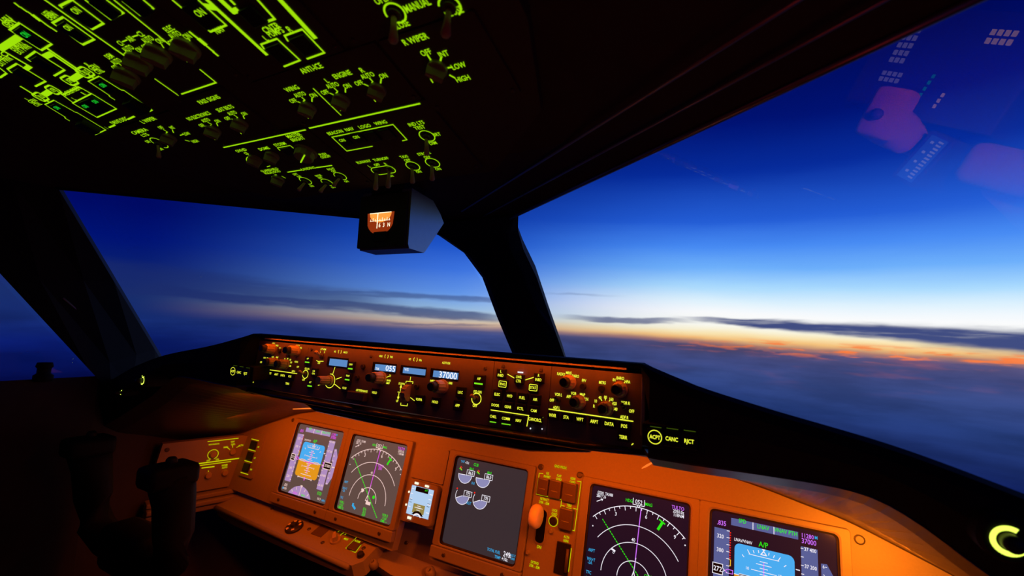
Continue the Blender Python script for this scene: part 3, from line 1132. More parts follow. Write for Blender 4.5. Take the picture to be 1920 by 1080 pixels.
def window(t, a, b, c, d, da, db, dc, dd, texts):
    """number window: black proud frame, blue glass inset, white digits"""
    us = [p[0] for p in (a, b, c, d)]
    vs = [p[1] for p in (a, b, c, d)]
    u0, u1, v0, v1 = (a[0] + d[0]) / 2, (b[0] + c[0]) / 2, (c[1] + d[1]) / 2, (a[1] + b[1]) / 2
    bm = bmesh.new()
    q = [(u0, v0), (u1, v0), (u1, v1), (u0, v1)]
    iu0, iu1, iv0, iv1 = u0 + 0.0052, u1 - 0.0004, v0 + 0.0008, v1 - 0.0030
    iq = [(iu0, iv0), (iu1, iv0), (iu1, iv1), (iu0, iv1)]
    cu, cv = (u0 + u1) / 2, (v0 + v1) / 2
    rows = []
    for pts, z in ((q, 0), (q, 0.0012), (iq, 0.0012), (iq, 0.0004)):
        rows.append([bm.verts.new((p[0] - cu, p[1] - cv, z)) for p in pts])
    for r0, r1 in zip(rows, rows[1:]):
        for i in range(4):
            j = (i + 1) % 4
            bm.faces.new((r0[i], r0[j], r1[j], r1[i]))
    w = t.part('window_frame', from_bm('window_frame', bm, M['dark_hole']), (cu, cv))
    g = Flat(cu, cv)
    g.rect(iu0, iv0, iu1, iv1)
    gl = link('number_window', g.mesh('number_window', M['window_blue']), w, (0, 0, 0.0005))
    if texts:
        f = Flat(cu, cv)
        for s, A, B, h in texts:
            f.text(s, A, B, h)
        link('digits', f.mesh('digits', M['digit_white']), w, (0, 0, 0.0009))
    return w


window(t, (-0.1775,-0.0230), (-0.1255,-0.0238), (-0.1249,-0.0391), (-0.1729,-0.0386), 0, 0, 0, 0, None)
window(t, (-0.0686,-0.0244), (-0.0172,-0.0244), (-0.0170,-0.0380), (-0.0667,-0.0385), 0, 0, 0, 0, [('TRK', (-0.0605,-0.0373), (-0.0518,-0.0370), 0.0042), ('055', (-0.0389,-0.0364), (-0.0185,-0.0366), 0.0088)])
window(t, (-0.0084,-0.0250), (0.0433,-0.0247), (0.0429,-0.0375), (-0.0073,-0.0381), 0, 0, 0, 0, [('V/S', (-0.0001,-0.0331), (0.0088,-0.0329), 0.0042)])
window(t, (0.0513,-0.0250), (0.1037,-0.0247), (0.1037,-0.0384), (0.0523,-0.0383), 0, 0, 0, 0, [('37000', (0.0684,-0.0383), (0.1011,-0.0377), 0.0100)])
knob(t, (-0.1615,-0.0641), 0.0088, 0.026, 'round', 'knob_grey', label='air speed knob with a grooved grip')
knob(t, (-0.0452,-0.0488), 0.0108, 0.020, 'round', 'knob_grey', cap=0.011)
knob(t, (0.0771,-0.0504), 0.0108, 0.020, 'round', 'knob_grey', cap=0.011)
# vertical speed wheel
bm = bmesh.new()
seg = 28
rim = []
for i in range(seg):
    a = 2 * PI * i / seg
    r = 0.0130 - (0.0010 if i % 2 else 0)
    rim.append((r * math.cos(a), r * math.sin(a)))
rot = Matrix.Rotation(PI / 2, 4, 'Y')
lo = [bm.verts.new(rot @ Vector((p[0], p[1], -0.004))) for p in rim]
hi = [bm.verts.new(rot @ Vector((p[0], p[1], 0.004))) for p in rim]
bm.faces.new(lo)
bm.faces.new(list(reversed(hi)))
for i in range(seg):
    j = (i + 1) % seg
    bm.faces.new((lo[i], lo[j], hi[j], hi[i]))
t.part('thumb_wheel', from_bm('thumb_wheel', bm, M['knob_grey']), (0.0140,-0.0663), 0.002)
for c, tx, bar in (((-0.2222,-0.0342), 'A/P', -0.003), ((-0.2054,-0.0746), 'A/T', -0.003)):
    button(t, c, 0.0160, 0.0155, tx, 0.0034, bar, dy=0.0035)
button(t, (-0.2013,-0.0533), 0.0150, 0.0150, 'CLB|CON', 0.0032)
button(t, (-0.1137,-0.0355), 0.0150, 0.0170, 'LNAV', 0.0036, -0.0042, dy=0.003, k=0.7)
button(t, (-0.1169,-0.0547), 0.0150, 0.0150, 'VNAV', 0.0036, -0.0036, dy=0.003, k=0.7)
button(t, (-0.1203,-0.0724), 0.0150, 0.0140, 'FLCH', 0.0040, k=0.75)
button(t, (-0.0521,-0.0727), 0.0160, 0.0140, 'HOLD', 0.0040, k=0.75)
button(t, (0.0390,-0.0733), 0.0170, 0.0140, 'VS/FPA', 0.0042, k=0.75)
button(t, (0.0695,-0.0735), 0.0160, 0.0140, 'HOLD', 0.0042, k=0.75)
button(t, (0.1414,-0.0361), 0.0195, 0.0190, 'A/P', 0.0040, -0.0036, dy=0.0035)
button(t, (0.1123,-0.0549), 0.0170, 0.0160, 'LOC', 0.0042)
button(t, (0.1098,-0.0738), 0.0160, 0.0150, 'APP', 0.0044)
toggle(t, (-0.1911,-0.0240), 0.0046, 0.014, (0.1, 0.5))
toggle(t, (-0.2262,-0.0589), 0.0040, 0.012, (0, 0.4))
toggle(t, (0.1383,-0.0613), 0.0042, 0.012, (0, 0.4))
# disengage bar
bm = bmesh.new()
add_box(bm, -0.019, 0.019, -0.0075, 0.0065, 0.0, 0.011, 0.0015)
t.part('disengage_bar', from_bm('disengage_bar', bm, M['button_brown']), (-0.0870,-0.0818), label='wide hinged bar under the lettering')
for c in ((-0.2213,-0.0141), (-0.0750,-0.0159), (0.1480,-0.0173)):
    screw(t, c, 0.0026)
t.part('push_stud', cached('stud', None), (-0.0883,-0.0342))
t.part('push_stud', cached('stud', None), (-0.0976,-0.0536))
t.part('push_stud', cached('stud', None), (0.0295,-0.0552))

# --- display select panel
t = mc_panel('display_select_panel', 'narrow panel of square system buttons between the number windows and the co-pilot knobs', 0.1621, 0.2501)
f = t.flat()
f.line([(0.1640,-0.0736), (0.2435,-0.0738)], 0.001)
f.line([(0.2227,-0.0738), (0.2215,-0.0877)], 0.001)
f.line([(0.1852,-0.0224), (0.1979,-0.0273)], 0.001)
f.line([(0.2136,-0.0274), (0.2270,-0.0224)], 0.001)
t.print(f, LG)
for s, c in (('L|INBD', (0.1761,-0.0219)), ('LWR|CTR', (0.2049,-0.0272)), ('R|INBD', (0.2343,-0.0226)), ('ELEC', (0.1736,-0.0511)), ('HYD', (0.1934,-0.0511)), ('FUEL', (0.2126,-0.0514)), ('AIR', (0.2321,-0.0515)),
             ('DOOR', (0.1724,-0.0661)), ('GEAR', (0.1923,-0.0659)), ('FCTL', (0.2115,-0.0659)), ('CAM', (0.2312,-0.0662)), ('CHKL', (0.1708,-0.0816)), ('COMM', (0.1908,-0.0817)), ('NAV', (0.2102,-0.0818))):
    button(t, c, 0.0150, 0.0128, s, 0.0041, k=0.78)
for s, c in (('ENG', (0.1806,-0.0364)), ('STAT', (0.2277,-0.0365))):
    b = button(t, c, 0.0150, 0.0130, s, 0.0040, k=0.8)
    g = Flat()
    g.line(rrect(-0.0058, -0.0040, 0.0058, 0.0040, 0.001, 2), 0.0008, True)
    link('legend_frame', g.mesh('legend_frame', M[LG]), b, (0, 0, 0.0044))
button(t, (0.2343,-0.0774), 0.0190, 0.0120, 'CANC/RCL', 0.0046, k=0.66)
f = t.flat()
f.line([(0.1647,-0.0895), (0.1738,-0.0893)], 0.0012)
f.line([(0.1835,-0.0896), (0.1965,-0.0894)], 0.0012)
t.print(f, 'bar_green', 0.0008, 'edge_light')
f = t.flat()
f.line([(0.2029,-0.0180), (0.2103,-0.0180)], 0.0018)
f.disc((0.2288,-0.0894), 0.0011, 8)
f.disc((0.2455,-0.0877), 0.0009, 8)
t.print(f, 'digit_white', 0.0044, 'indicator')
for c in ((0.1771,-0.0122), (0.2354,-0.0126)):
    screw(t, c, 0.0026)

# --- co-pilot's EFIS panel
t = mc_panel('efis_panel', 'brown control panel with four black capped knobs at the co-pilot end of the glareshield', 0.2508, 0.3730)
f = t.flat()
f.line([(0.2512,-0.0618), (0.3613,-0.0628)], 0.0011)
for s, c in (('RADIO', (0.2646,-0.0150)), ('MINS', (0.2753,-0.0126)), ('BARO', (0.2850,-0.0159)), ('FPV', (0.2967,-0.0205)), ('MTRS', (0.3210,-0.0207)), ('IN', (0.3357,-0.0159)), ('BARO', (0.3433,-0.0132)), ('HPA', (0.3524,-0.0167)),
             ('VOR L', (0.2631,-0.0418)), ('OFF', (0.2544,-0.0500)), ('ADF L', (0.2617,-0.0588)), ('APP', (0.2775,-0.0428)), ('VOR', (0.2840,-0.0381)), ('MAP', (0.2959,-0.0384)), ('PLN', (0.3008,-0.0432)),
             ('10', (0.3139,-0.0443)), ('40', (0.3190,-0.0395)), ('80', (0.3260,-0.0382)), ('160', (0.3337,-0.0399)), ('320', (0.3379,-0.0446)), ('640', (0.3391,-0.0510)), ('R', (0.3121,-0.0508)), ('VOR R', (0.3514,-0.0423)), ('OFF', (0.3592,-0.0511)), ('ADF R', (0.3507,-0.0594))):
    f.ctext(s, c, 0.0042, 0.68)
for a, b in (((0.2870,-0.0403), (0.2850,-0.0435)), ((0.2927,-0.0399), (0.2917,-0.0419)), ((0.2972,-0.0434), (0.2955,-0.0444)), ((0.3204,-0.0410), (0.3216,-0.0429)), ((0.3261,-0.0401), (0.3259,-0.0418)), ((0.3317,-0.0416), (0.3297,-0.0442)), ((0.3356,-0.0450), (0.3331,-0.0465)), ((0.3365,-0.0512), (0.3344,-0.0512)), ((0.2807,-0.0171), (0.2794,-0.0188)), ((0.3488,-0.0178), (0.3473,-0.0193)), ((0.3452,-0.0178), (0.3437,-0.0193))):
    f.line([a, b], 0.0009)
t.print(f, LG)
for c, r, L, cp in (((0.2766,-0.0248), 0.0100, 0.012, 0.010), ((0.3436,-0.0270), 0.0100, 0.012, 0.010), ((0.2916,-0.0482), 0.0096, 0.014, 0.008), ((0.3281,-0.0517), 0.0096, 0.014, 0.008)):
    knob(t, c, r, L, 'round', 'knob_grey', cap=cp)
for s, c in (('WXR', (0.2586,-0.0687)), ('STA', (0.2774,-0.0687)), ('WPT', (0.2959,-0.0689)), ('ARPT', (0.3146,-0.0691)), ('DATA', (0.3337,-0.0693)), ('POS', (0.3520,-0.0694)), ('TERR', (0.3515,-0.0824))):
    button(t, c, 0.0150, 0.0115, s, 0.0046, k=0.72)
for c in ((0.2963,-0.0282), (0.3207,-0.0283)):
    t.part('push_stud', cached('stud', None), c)
toggle(t, (0.2633,-0.0488), 0.0034, 0.010, (0, 0.4), 'knob_dark')
toggle(t, (0.3498,-0.0475), 0.0034, 0.010, (0, 0.4), 'knob_dark')
t.print(t.flat().poly([(0.3612,-0.0907), (0.3634,-0.0885), (0.3627,-0.0879), (0.3608,-0.0898)]), LG, 0.0006, 'edge_light')


# --- data link buttons beside the EFIS panels, and the map light knobs farther out
def datalink(label, cs, circle):
    um = sum(c[0] for c in cs) / 3
    vm = sum(c[1] for c in cs) / 3
    t = Thing('datalink_panel', label, 'button panel', 'GS', (um, vm))
    w = abs(cs[2][0] - cs[0][0]) + 0.030
    bm = bmesh.new()
    add_box(bm, -w / 2, w / 2, -0.013, 0.012, -0.03, 0.004, 0.0015)
    t.part('face', from_bm('face', bm, M['hood_black']))
    for i, (s, c) in enumerate(zip(('ACPT', 'CANC', 'RJCT'), cs)):
        bm = bmesh.new()
        add_box(bm, -0.0085, 0.0085, -0.0085, 0.0085, 0, 0.004, 0.0008)
        b = t.part('pushbutton', from_bm('pushbutton', bm, M['button_black']), c, 0.004)
        f = Flat()
        f.ctext(s, (0, 0), 0.0042, 0.75)
        if i == 0:
            f.arc((0, 0), 0.0072, 0, 360, 0.0008, 28)
        link('legend', f.mesh('legend', M['legend_green' if not circle else LG]), b, (0, 0, 0.0043))
        g = Flat()
        g.rect(-0.006, 0.0097, 0.006, 0.0104)
        t.part('edge_light', cached('dl_edge', lambda: g.mesh('edge_light', M['bar_dim'])), c, 0.0044)
    return t



datalink('black box of round ACPT, CANC and RJCT buttons beside the co-pilot knobs', [(0.3950,-0.0086), (0.4126,-0.0080), (0.4302,-0.0077)], True)
datalink('small black box of lit ACPT, CANC and RJCT buttons left of the captain knobs', [(-0.3734,-0.0034), (-0.3544,-0.0038), (-0.3347,-0.0042)], True)


def map_light(name, label, org, a0, a1, r, w, marks, lit='lamp_ring'):
    t = Thing(name, label, 'light knob', 'GE', org, h=-0.0165)
    bm = bmesh.new()
    add_lathe(bm, [(r * 1.9, -0.03), (r * 1.9, 0.012), (r * 1.6, 0.016)], 24)
    t.part('mount', from_bm('mount', bm, M['hood_black']), None, 0.0)
    bm = bmesh.new()
    add_lathe(bm, [(r * 0.72, 0), (r * 0.66, 0.010), (r * 0.4, 0.012)], 20)
    t.part('knob', from_bm('knob', bm, M['knob_dark'], True), None, 0.016)
    f = t.flat()
    f.arc(org, r, a0, a1, w, 26)
    for m in marks:
        f.line(m, w * 0.8)
    t.print(f, lit, 0.0168, 'lit_ring')
    return t


map_light('map_light_knob', 'round knob with a bright green glowing ring at the far co-pilot end of the glareshield', (0.6601,0.0015), 60, 345, 0.0092, 0.0036, [])
c0 = (-0.6160,-0.0008)
map_light('map_light_knob', 'small knob with a broken glowing ring beyond the captain data link buttons', c0, -110, 60, 0.0075, 0.0022, [[(c0[0] - 0.002, c0[1] + 0.0095), (c0[0] + 0.0015, c0[1] + 0.003)], [(c0[0] + 0.0055, c0[1] + 0.008), (c0[0] + 0.001, c0[1] + 0.006)], [(c0[0] - 0.0145, c0[1] + 0.002), (c0[0] - 0.011, c0[1] + 0.0015)]])
c0 = (-0.6953,-0.0335)
map_light('dimmer_knob', 'tiny dimmer knob with two lit specks outboard of the broken glowing ring', c0, 60, 100, 0.0045, 0.0018, [[(c0[0] - 0.003, c0[1] - 0.004), (c0[0] - 0.001, c0[1] - 0.0045)]])


# ---------------------------------------------------------------- main instrument panel
t = Thing('instrument_panel', 'broad brown main instrument panel behind the screens, lit orange', 'instrument panel', 'MI', (0, -0.10))
z_lo = -0.185
t.plate([(-0.93, -0.20), (-0.66, -0.205), (-0.205, -0.215), (-0.200, -0.152), (-0.104, -0.152), (-0.104, -0.206), (0.104, -0.206), (0.104, -0.262), (0.93, -0.26), (0.93, 0.0), (0.70, 0.085), (0.40, 0.10), (-0.40, 0.10), (-0.70, 0.085), (-0.93, 0.0)], 0.02, 'panel_brown', 'face')
for c in ((0.6266,0.0013), (-0.6313,0.0050), (0.1144,0.0135), (0.1970,0.0134)):
    screw(t, c, 0.007 if c[0] > 0.5 else 0.005)
# plain raised cover above the standby screen
bm = bmesh.new()
add_prism(bm, [(a, b + 0.10) for a, b in rrect(-0.1965, -0.062, -0.1055, 0.008, 0.003, 2)], 0.0, 0.004)
t.part('cover_plate', from_bm('cover_plate', bm, M['panel_brown']))

# deep recess below the standby screen and the engine screen
bm = bmesh.new()
add_prism(bm, [(-0.34, -0.17), (0.115, -0.17), (0.115, -0.04), (-0.34, -0.04)], -0.075, -0.055)
t.part('recess_plate', from_bm('recess_plate', bm, M['panel_brown']))
for x_ in (-0.21, -0.122):
    t.part('recess_screw', cached('rscrew', lambda: from_bm('recess_screw', _lathe_bm([(0.004, 0), (0.004, 0.002), (0.003, 0.003)], 12), M['screw_steel'])), (x_, -0.205), -0.055)

# column of three black square switches at the outboard end
t = Thing('switch_column', 'upright column of three black square switches left of the captain screens', 'switch panel', 'MI', (-0.745, -0.11))
t.plate(rrect(-0.773, -0.163, -0.718, -0.046, 0.003, 2), 0.012, 'bezel_brown')
t.o.matrix_world = FM['MI'] @ Matrix.Translation((-0.745, -0.11, 0.006))
f = t.flat()
for i, v in enumerate((-0.0795, -0.1085, -0.1385)):
    button(t, (-0.7495, v), 0.026, 0.0215, None, d=0.004)
    f.ctext(('OFF', 'ALT', 'DSP')[i], (-0.7285, v - 0.002), 0.0042, 0.7)
for v in (-0.0655, -0.0935, -0.1235, -0.1545):
    f.line([(-0.767, v), (-0.735, v)], 0.0018)
t.print(f, 'legend_mip')

# ---- display units
X0, W, H = -0.59783, 0.170, 0.16779
DU = {'PL': X0, 'NL': X0 + 0.20638, 'EI': X0 + 0.51603, 'NR': X0 + 0.82050, 'PR': X0 + 1.02566}


def bezel_mesh():
    def fn():
        bm = bmesh.new()
        outer = rrect(-0.0188, -H - 0.0075, W + 0.0172, 0.0125, 0.004, 4)
        inn = rrect(0.0, -H, W, 0.0, 0.006, 4)
        inn2 = rrect(-0.003, -H - 0.003, W + 0.003, 0.003, 0.008, 4)
        inn3 = rrect(-0.0055, -H - 0.0050, W + 0.0055, 0.0055, 0.009, 4)
        rows = []
        for pts, z in ((outer, 0.0), (outer, 0.0085), ([(a * 0.99 + W / 2 * 0.01, b * 0.99 - H / 2 * 0.01) for a, b in outer], 0.0095), (inn3, 0.0095), (inn2, 0.0080)):
            rows.append([bm.verts.new((x_ - W / 2, y_ + H / 2, z)) for x_, y_ in pts])
        n = len(rows[0])
        for r0, r1 in zip(rows, rows[1:]):
            for i in range(n):
                j = (i + 1) % n
                bm.faces.new((r0[i], r0[j], r1[j], r1[i]))
        return from_bm('bezel', bm, M['bezel_brown'])
    return cached('bezel', fn)


def gasket_mesh():
    def fn():
        bm = bmesh.new()
        inn = rrect(0.0, -H, W, 0.0, 0.006, 4)
        inn2 = rrect(-0.003, -H - 0.003, W + 0.003, 0.003, 0.008, 4)
        rows = []
        for pts, z in ((inn2, 0.0080), (inn2, 0.0045), (inn, 0.0035), (inn, 0.0)):
            rows.append([bm.verts.new((x_ - W / 2, y_ + H / 2, z)) for x_, y_ in pts])
        n = len(rows[0])
        for r0, r1 in zip(rows, rows[1:]):
            for i in range(n):
                j = (i + 1) % n
                bm.faces.new((r0[i], r0[j], r1[j], r1[i]))
        return from_bm('gasket', bm, M['button_black'])
    return cached('gasket', fn)


def ledge_mesh():
    def fn():
        bm = bmesh.new()
        add_box(bm, -0.0188 - W / 2, W / 2 + 0.0172, -H / 2 - 0.030, -H / 2 - 0.0080, 0.0, 0.013, 0.002)
        return from_bm('lower_ledge', bm, M['bezel_brown'])
    return cached('ledge', fn)


class Disp:
    """display contents in unit coordinates, x right and y down, 0 to 1"""
    def __init__(self):
        self.l = {}

    def __call__(self, mat):
        return self.l.setdefault(mat, Flat(0.5 * W, -0.5 * H))

    @staticmethod
    def U(x, y):
        return (x * W, -y * H)


def pol(cx, cy, r, deg):
    """unit point at compass angle deg, clockwise from up"""
    a = math.radians(deg)
    return (cx + r * math.sin(a), cy - r * math.cos(a))


U = Disp.U


def seq(pts):
    return [U(*p) for p in pts]


def draw_nd(side):
    d = Disp()
    wht, mag = ('symbol_white', 'symbol_violet') if side == 'R' else ('symbol_pale', 'symbol_magenta')
    w, g, m, c = d(wht), d('symbol_green'), d(mag), d('symbol_cyan')
    lw = 0.0011 if side == 'R' else 0.0014
    cx, cy = 0.505, 0.797
    w.line(seq([pol(cx, cy, 0.672, a) for a in range(-44, 45, 2)]), lw * 1.15)
    for r, a0, a1 in ((0.494, -53, 57), (0.330, -90, 90), (0.163, -92, 92)):
        n = 40
        w.line(seq([pol(cx, cy, r, a0 + (a1 - a0) * i / n) for i in range(n + 1)]), lw)
    for hdg in range(10, 100, 5):
        a = hdg - 52
        if abs(a) < 44:
            L = 0.04 if hdg % 10 == 0 else 0.022
            w.line(seq([pol(cx, cy, 0.672, a), pol(cx, cy, 0.672 - L, a)]), lw)
    for hdg in (30, 60, 90):
        w.ctext(str(hdg // 10), U(*pol(cx, cy, 0.605, hdg - 52)), 0.0058 if side == 'R' else 0.0075, 0.9)
    w.line(seq([(cx - 0.022, 0.70 + 0.1), (cx + 0.022, 0.80), (cx, 0.725), (cx - 0.022, 0.80)]), lw * 1.2)
    m.line(seq([(0.533, 0.135), (cx + 0.004, 0.72)]), lw * 1.3)
    w.line(seq([(cx + 0.012, 0.60), (cx, 0.73)]), lw * 1.1)
    n = 34
    for i in range(n):
        t0, t1 = i / n, (i + 0.5) / n
        a, b = (0.10, 0.315), (0.755, 0.97)
        if side == 'R':
            a = (0.144, 0.319)
        # bends a little toward the aircraft
        P = lambda q: (a[0] + (b[0] - a[0]) * q, a[1] + (b[1] - a[1]) * q)
        g.line(seq([P(t0), P(t1)]), lw * 1.3)
    g.line(seq([(0.715, 0.285), (0.752, 0.215)]), 0.0042)
    g.line(seq([(0.722, 0.195), (0.775, 0.225)]), 0.0022)
    h1 = 0.0050
    w.ctext('GS505  TAS488', U(0.145, 0.062), h1, 0.62)
    w.ctext("286°/ 26", U(0.105, 0.095), h1, 0.72)
    w.line(seq([(0.062, 0.155), (0.125, 0.122), (0.105, 0.122), (0.125, 0.122), (0.118, 0.137)]), lw)
    g.ctext('HDG', U(0.405, 0.077), h1, 0.8)
    g.ctext('MAG', U(0.607, 0.077), h1, 0.8)
    w.ctext('052', U(0.505, 0.073), 0.0070, 0.85)
    w.line(seq([(0.447, 0.045), (0.447, 0.105), (0.563, 0.105), (0.563, 0.045)]), lw)
    w.line(seq([(0.49, 0.108), (0.505, 0.128), (0.52, 0.108)]), lw)
    m.ctext('TULTO', U(0.892, 0.048), 0.0055, 0.8)
    w.ctext('2050.0z', U(0.90, 0.083), h1, 0.8)
    w.ctext('118NM', U(0.905, 0.118), h1, 0.8)
    w.ctext('40', U(0.478, 0.440), 0.0055, 0.8)
    w.disc(U(0.045, 0.405), 0.0012, 8)
    w.disc(U(0.975, 0.372), 0.0012, 8)
    c.ctext('ARPT', U(0.058, 0.64), h1, 0.7)
    c.ctext('WX+T', U(0.062, 0.725), h1, 0.7)
    c.ctext('-2A', U(0.055, 0.757), h1, 0.75)
    c.ctext('TFC', U(0.05, 0.85), h1, 0.75)
    if side == 'R':
        w.line(seq([(0.272, 0.578), (0.30, 0.588)]), 0.003)
        w.arc(U(0.288, 0.605), 0.0014, 0, 360, 0.0006, 12)
        g.ctext('OLM', U(0.645, 0.732), 0.0045, 0.9)
    else:
        w.line(seq([(0.375, 0.675), (0.41, 0.685), (0.385, 0.705)]), 0.004)
        m.ctext('TULTO', U(0.607, 0.325), 0.0055, 0.7)
        m.ctext('2050', U(0.607, 0.362), 0.0055, 0.7)
        g.disc(U(0.613, 0.733), 0.0038, 12)
        w.rect(*U(0.50, 0.845), *U(0.585, 0.805))
        c.line(seq([(0.285, 0.885), (0.285, 0.905), (0.335, 0.935)]), 0.005)
    for x, s in ((0.075, 'VOR L|116.3|DME 42'), (0.51, 'ETA|20.5|ADF'), (0.875, 'VOR R|113.8|DME ---')):
        for i, l in enumerate(s.split('|')):
            g.ctext(l, U(x, 0.905 + i * 0.036), 0.0052, 0.75)
    return d


def draw_pfd(side):
    d = Disp()
    R_ = side == 'R'
    w = d('symbol_white' if R_ else 'symbol_pale')
    tape = d('tape_slate' if R_ else 'tape_lilac')
    g, m, c = d('symbol_green'), d('symbol_violet' if R_ else 'symbol_magenta'), d('symbol_cyan')
    sky, gnd, red, amb, blk = d('sky_blue'), d('ground_amber'), d('symbol_red'), d('symbol_amber'), d('dark_hole')
    lw = 0.0010 if R_ else 0.0016
    tape.rect(*U(0.026, 0.85), *U(0.158, 0.147))
    tape.rect(*U(0.170, 0.098), *U(0.716, 0.034))
    tape.rect(*U(0.735, 0.84), *U(0.860, 0.146))
    tape.poly(seq([(0.882, 0.25), (0.925, 0.245), (0.985, 0.36), (0.985, 0.63), (0.925, 0.745), (0.882, 0.745), (0.882, 0.58), (0.915, 0.555), (0.915, 0.44), (0.882, 0.415)]))
    cy, r = 1.16, 0.297
    pts = [(0.425 + r * math.cos(math.radians(a)), cy - r * math.sin(math.radians(a))) for a in range(34, 147, 4)]
    tape.poly(seq([(0.425 + 0.25, 0.998)] + [p for p in pts if p[1] < 0.998] + [(0.425 - 0.25, 0.998)]))
    # attitude field with rounded corners
    hz = 0.507
    rr = [(a / W, -b / H) for a, b in rrect(0.203 * W, -0.737 * H, 0.684 * W, -0.243 * H, 0.008, 5)]
    up = [p for p in rr if p[1] < hz]
    dn = [p for p in rr if p[1] >= hz]
    sky.poly(seq([(0.684, hz)] + up + [(0.203, hz)]))
    gnd.poly(seq([(0.203, hz)] + dn + [(0.684, hz)]))
    w.line(seq([(0.203, hz), (0.684, hz)]), lw)
    for k, (dy, L) in enumerate(((-0.195, 0.12), (-0.155, 0.03), (-0.13, 0.06), (-0.10, 0.03), (-0.073, 0.10), (-0.05, 0.03), (-0.028, 0.05), (0.03, 0.05), (0.052, 0.03), (0.078, 0.10), (0.10, 0.03), (0.13, 0.06), (0.16, 0.03), (0.19, 0.11))):
        w.line(seq([(0.443 - L, hz + dy), (0.443 + L, hz + dy)]), lw * 0.9)
    for x in (0.312, 0.572):
        w.ctext('10', U(x, hz - 0.075), 0.0042, 0.8)
        w.ctext('10', U(x, hz + 0.08), 0.0042, 0.8)
    for a in (-45, -30, -20, -10, 10, 20, 30, 45):
        L = 0.035 if abs(a) == 30 else 0.02
        w.line(seq([pol(0.443, hz, 0.228, a), pol(0.443, hz, 0.228 + L, a)]), lw)
    w.line(seq([(0.443, 0.262), (0.42, 0.292), (0.466, 0.292), (0.443, 0.262)]), lw * 1.3)
    w.poly(seq([(0.427, 0.244), (0.459, 0.244), (0.443, 0.262)]))
    # the fixed aeroplane symbol
    for s in (-1, 1):
        blk.rect(*U(0.443 + s * 0.15 - 0.05, hz + 0.012), *U(0.443 + s * 0.15 + 0.05, hz - 0.012))
        w.line(seq([(0.443 + s * 0.15 - 0.05, hz - 0.012), (0.443 + s * 0.15 + 0.05, hz - 0.012)]), lw * 0.8)
        w.line(seq([(0.443 + s * 0.15 - 0.05, hz + 0.012), (0.443 + s * 0.15 + 0.05, hz + 0.012)]), lw * 0.8)
    m.line(seq([(0.443, 0.36), (0.443, 0.66)]), lw * 1.2)
    m.line(seq([(0.30, hz + 0.012), (0.59, hz + 0.012)]), lw)
    m.line(seq([(0.437, 0.735), (0.437, 0.77)]), lw * 2.0)
    for x, y in ((0.695, 0.345), (0.715, 0.507), (0.695, 0.665)):
        w.line(seq([(x, y), (x + 0.025, y)]), lw * 1.3)
    w.line(seq([(0.29, 0.735), (0.29, 0.745), (0.585, 0.745), (0.585, 0.735)]), lw)
    w.disc(U(0.29, 0.748), 0.0018, 8)
    w.disc(U(0.585, 0.748), 0.0018, 8)
    # FMA
    h = 0.0058
    g.ctext('SPD', U(0.266, 0.043), h, 0.78)
    g.ctext('LNAV', U(0.440, 0.058), h, 0.78)
    g.ctext('VNAV PTH', U(0.618, 0.055), h, 0.78)
    for x in (0.355, 0.526):
        w.line(seq([(x, 0.037), (x, 0.096)]), lw)
    m.ctext('.835', U(0.088, 0.098), 0.0068, 0.82)
    w.ctext('LNAV/VNAV', U(0.275, 0.214), 0.0045, 0.72)
    g.ctext('A/P', U(0.440, 0.206), 0.0072, 0.85)
    m.ctext('11280', U(0.79, 0.052), 0.0058, 0.8)
    c.ctext('M', U(0.852, 0.050), 0.0045, 0.8)
    m.ctext('37000', U(0.797, 0.097), 0.0068, 0.78)
    # speed tape
    for k, y in enumerate((0.216, 0.336, 0.656, 0.776)):
        w.ctext(('320', '300', '240', '220')[k], U(0.080, y), 0.0058, 0.82)
    for k in range(12):
        y = 0.156 + k * 0.06
        w.line(seq([(0.136, y), (0.158, y)]), lw)
    for k in range(11):
        red.rect(*U(0.160, 0.163 + k * 0.0215 + 0.011), *U(0.171, 0.163 + k * 0.0215))
    amb.line(seq([(0.163, 0.40), (0.170, 0.40), (0.170, 0.45), (0.163, 0.45)]), 0.0012)
    blk.rect(*U(0.020, 0.545), *U(0.105, 0.455))
    w.line(seq([(0.020, 0.455), (0.105, 0.455), (0.105, 0.485), (0.122, 0.50), (0.105, 0.515), (0.105, 0.545), (0.020, 0.545)]), lw, True)
    w.ctext('272', U(0.063, 0.50), 0.0068, 0.85)
    m.line(seq([(0.125, 0.50), (0.145, 0.485), (0.19, 0.485), (0.19, 0.515), (0.145, 0.515)]), lw, True)
    # height tape
    for k, y in enumerate((0.162, 0.30, 0.64, 0.775)):
        w.ctext(('37 400', '37 200', '36 800', '36 600')[k], U(0.805, y), 0.0050, 0.78)
    for k in range(10):
        y = 0.162 + k * 0.069
        w.line(seq([(0.735, y), (0.752, y)]), lw)
    blk.rect(*U(0.755, 0.548), *U(0.905, 0.455))
    w.line(seq([(0.755, 0.455), (0.905, 0.455), (0.905, 0.548), (0.755, 0.548)]), lw, True)
    w.ctext('37000', U(0.83, 0.50), 0.0066, 0.8)
    m.line(seq([(0.728, 0.47), (0.750, 0.485), (0.750, 0.515), (0.728, 0.53)]), lw * 1.5)
    for y, s in ((0.27, '6'), (0.345, '2'), (0.415, '1'), (0.585, '1'), (0.655, '2'), (0.73, '6')):
        w.ctext(s, U(0.90, y), 0.0044, 0.8)
        w.line(seq([(0.912, y), (0.922, y)]), lw)
    w.line(seq([(0.925, 0.50), (0.99, 0.50)]), lw * 1.5)
    # bottom
    w.ctext('.835', U(0.085, 0.905), 0.0060, 0.85)
    c.ctext('M', U(0.045, 0.955), 0.0055, 0.85)
    w.ctext('VOR', U(0.09, 0.955), 0.0050, 0.85)
    g.ctext('STD', U(0.820, 0.885), 0.0068, 0.85)
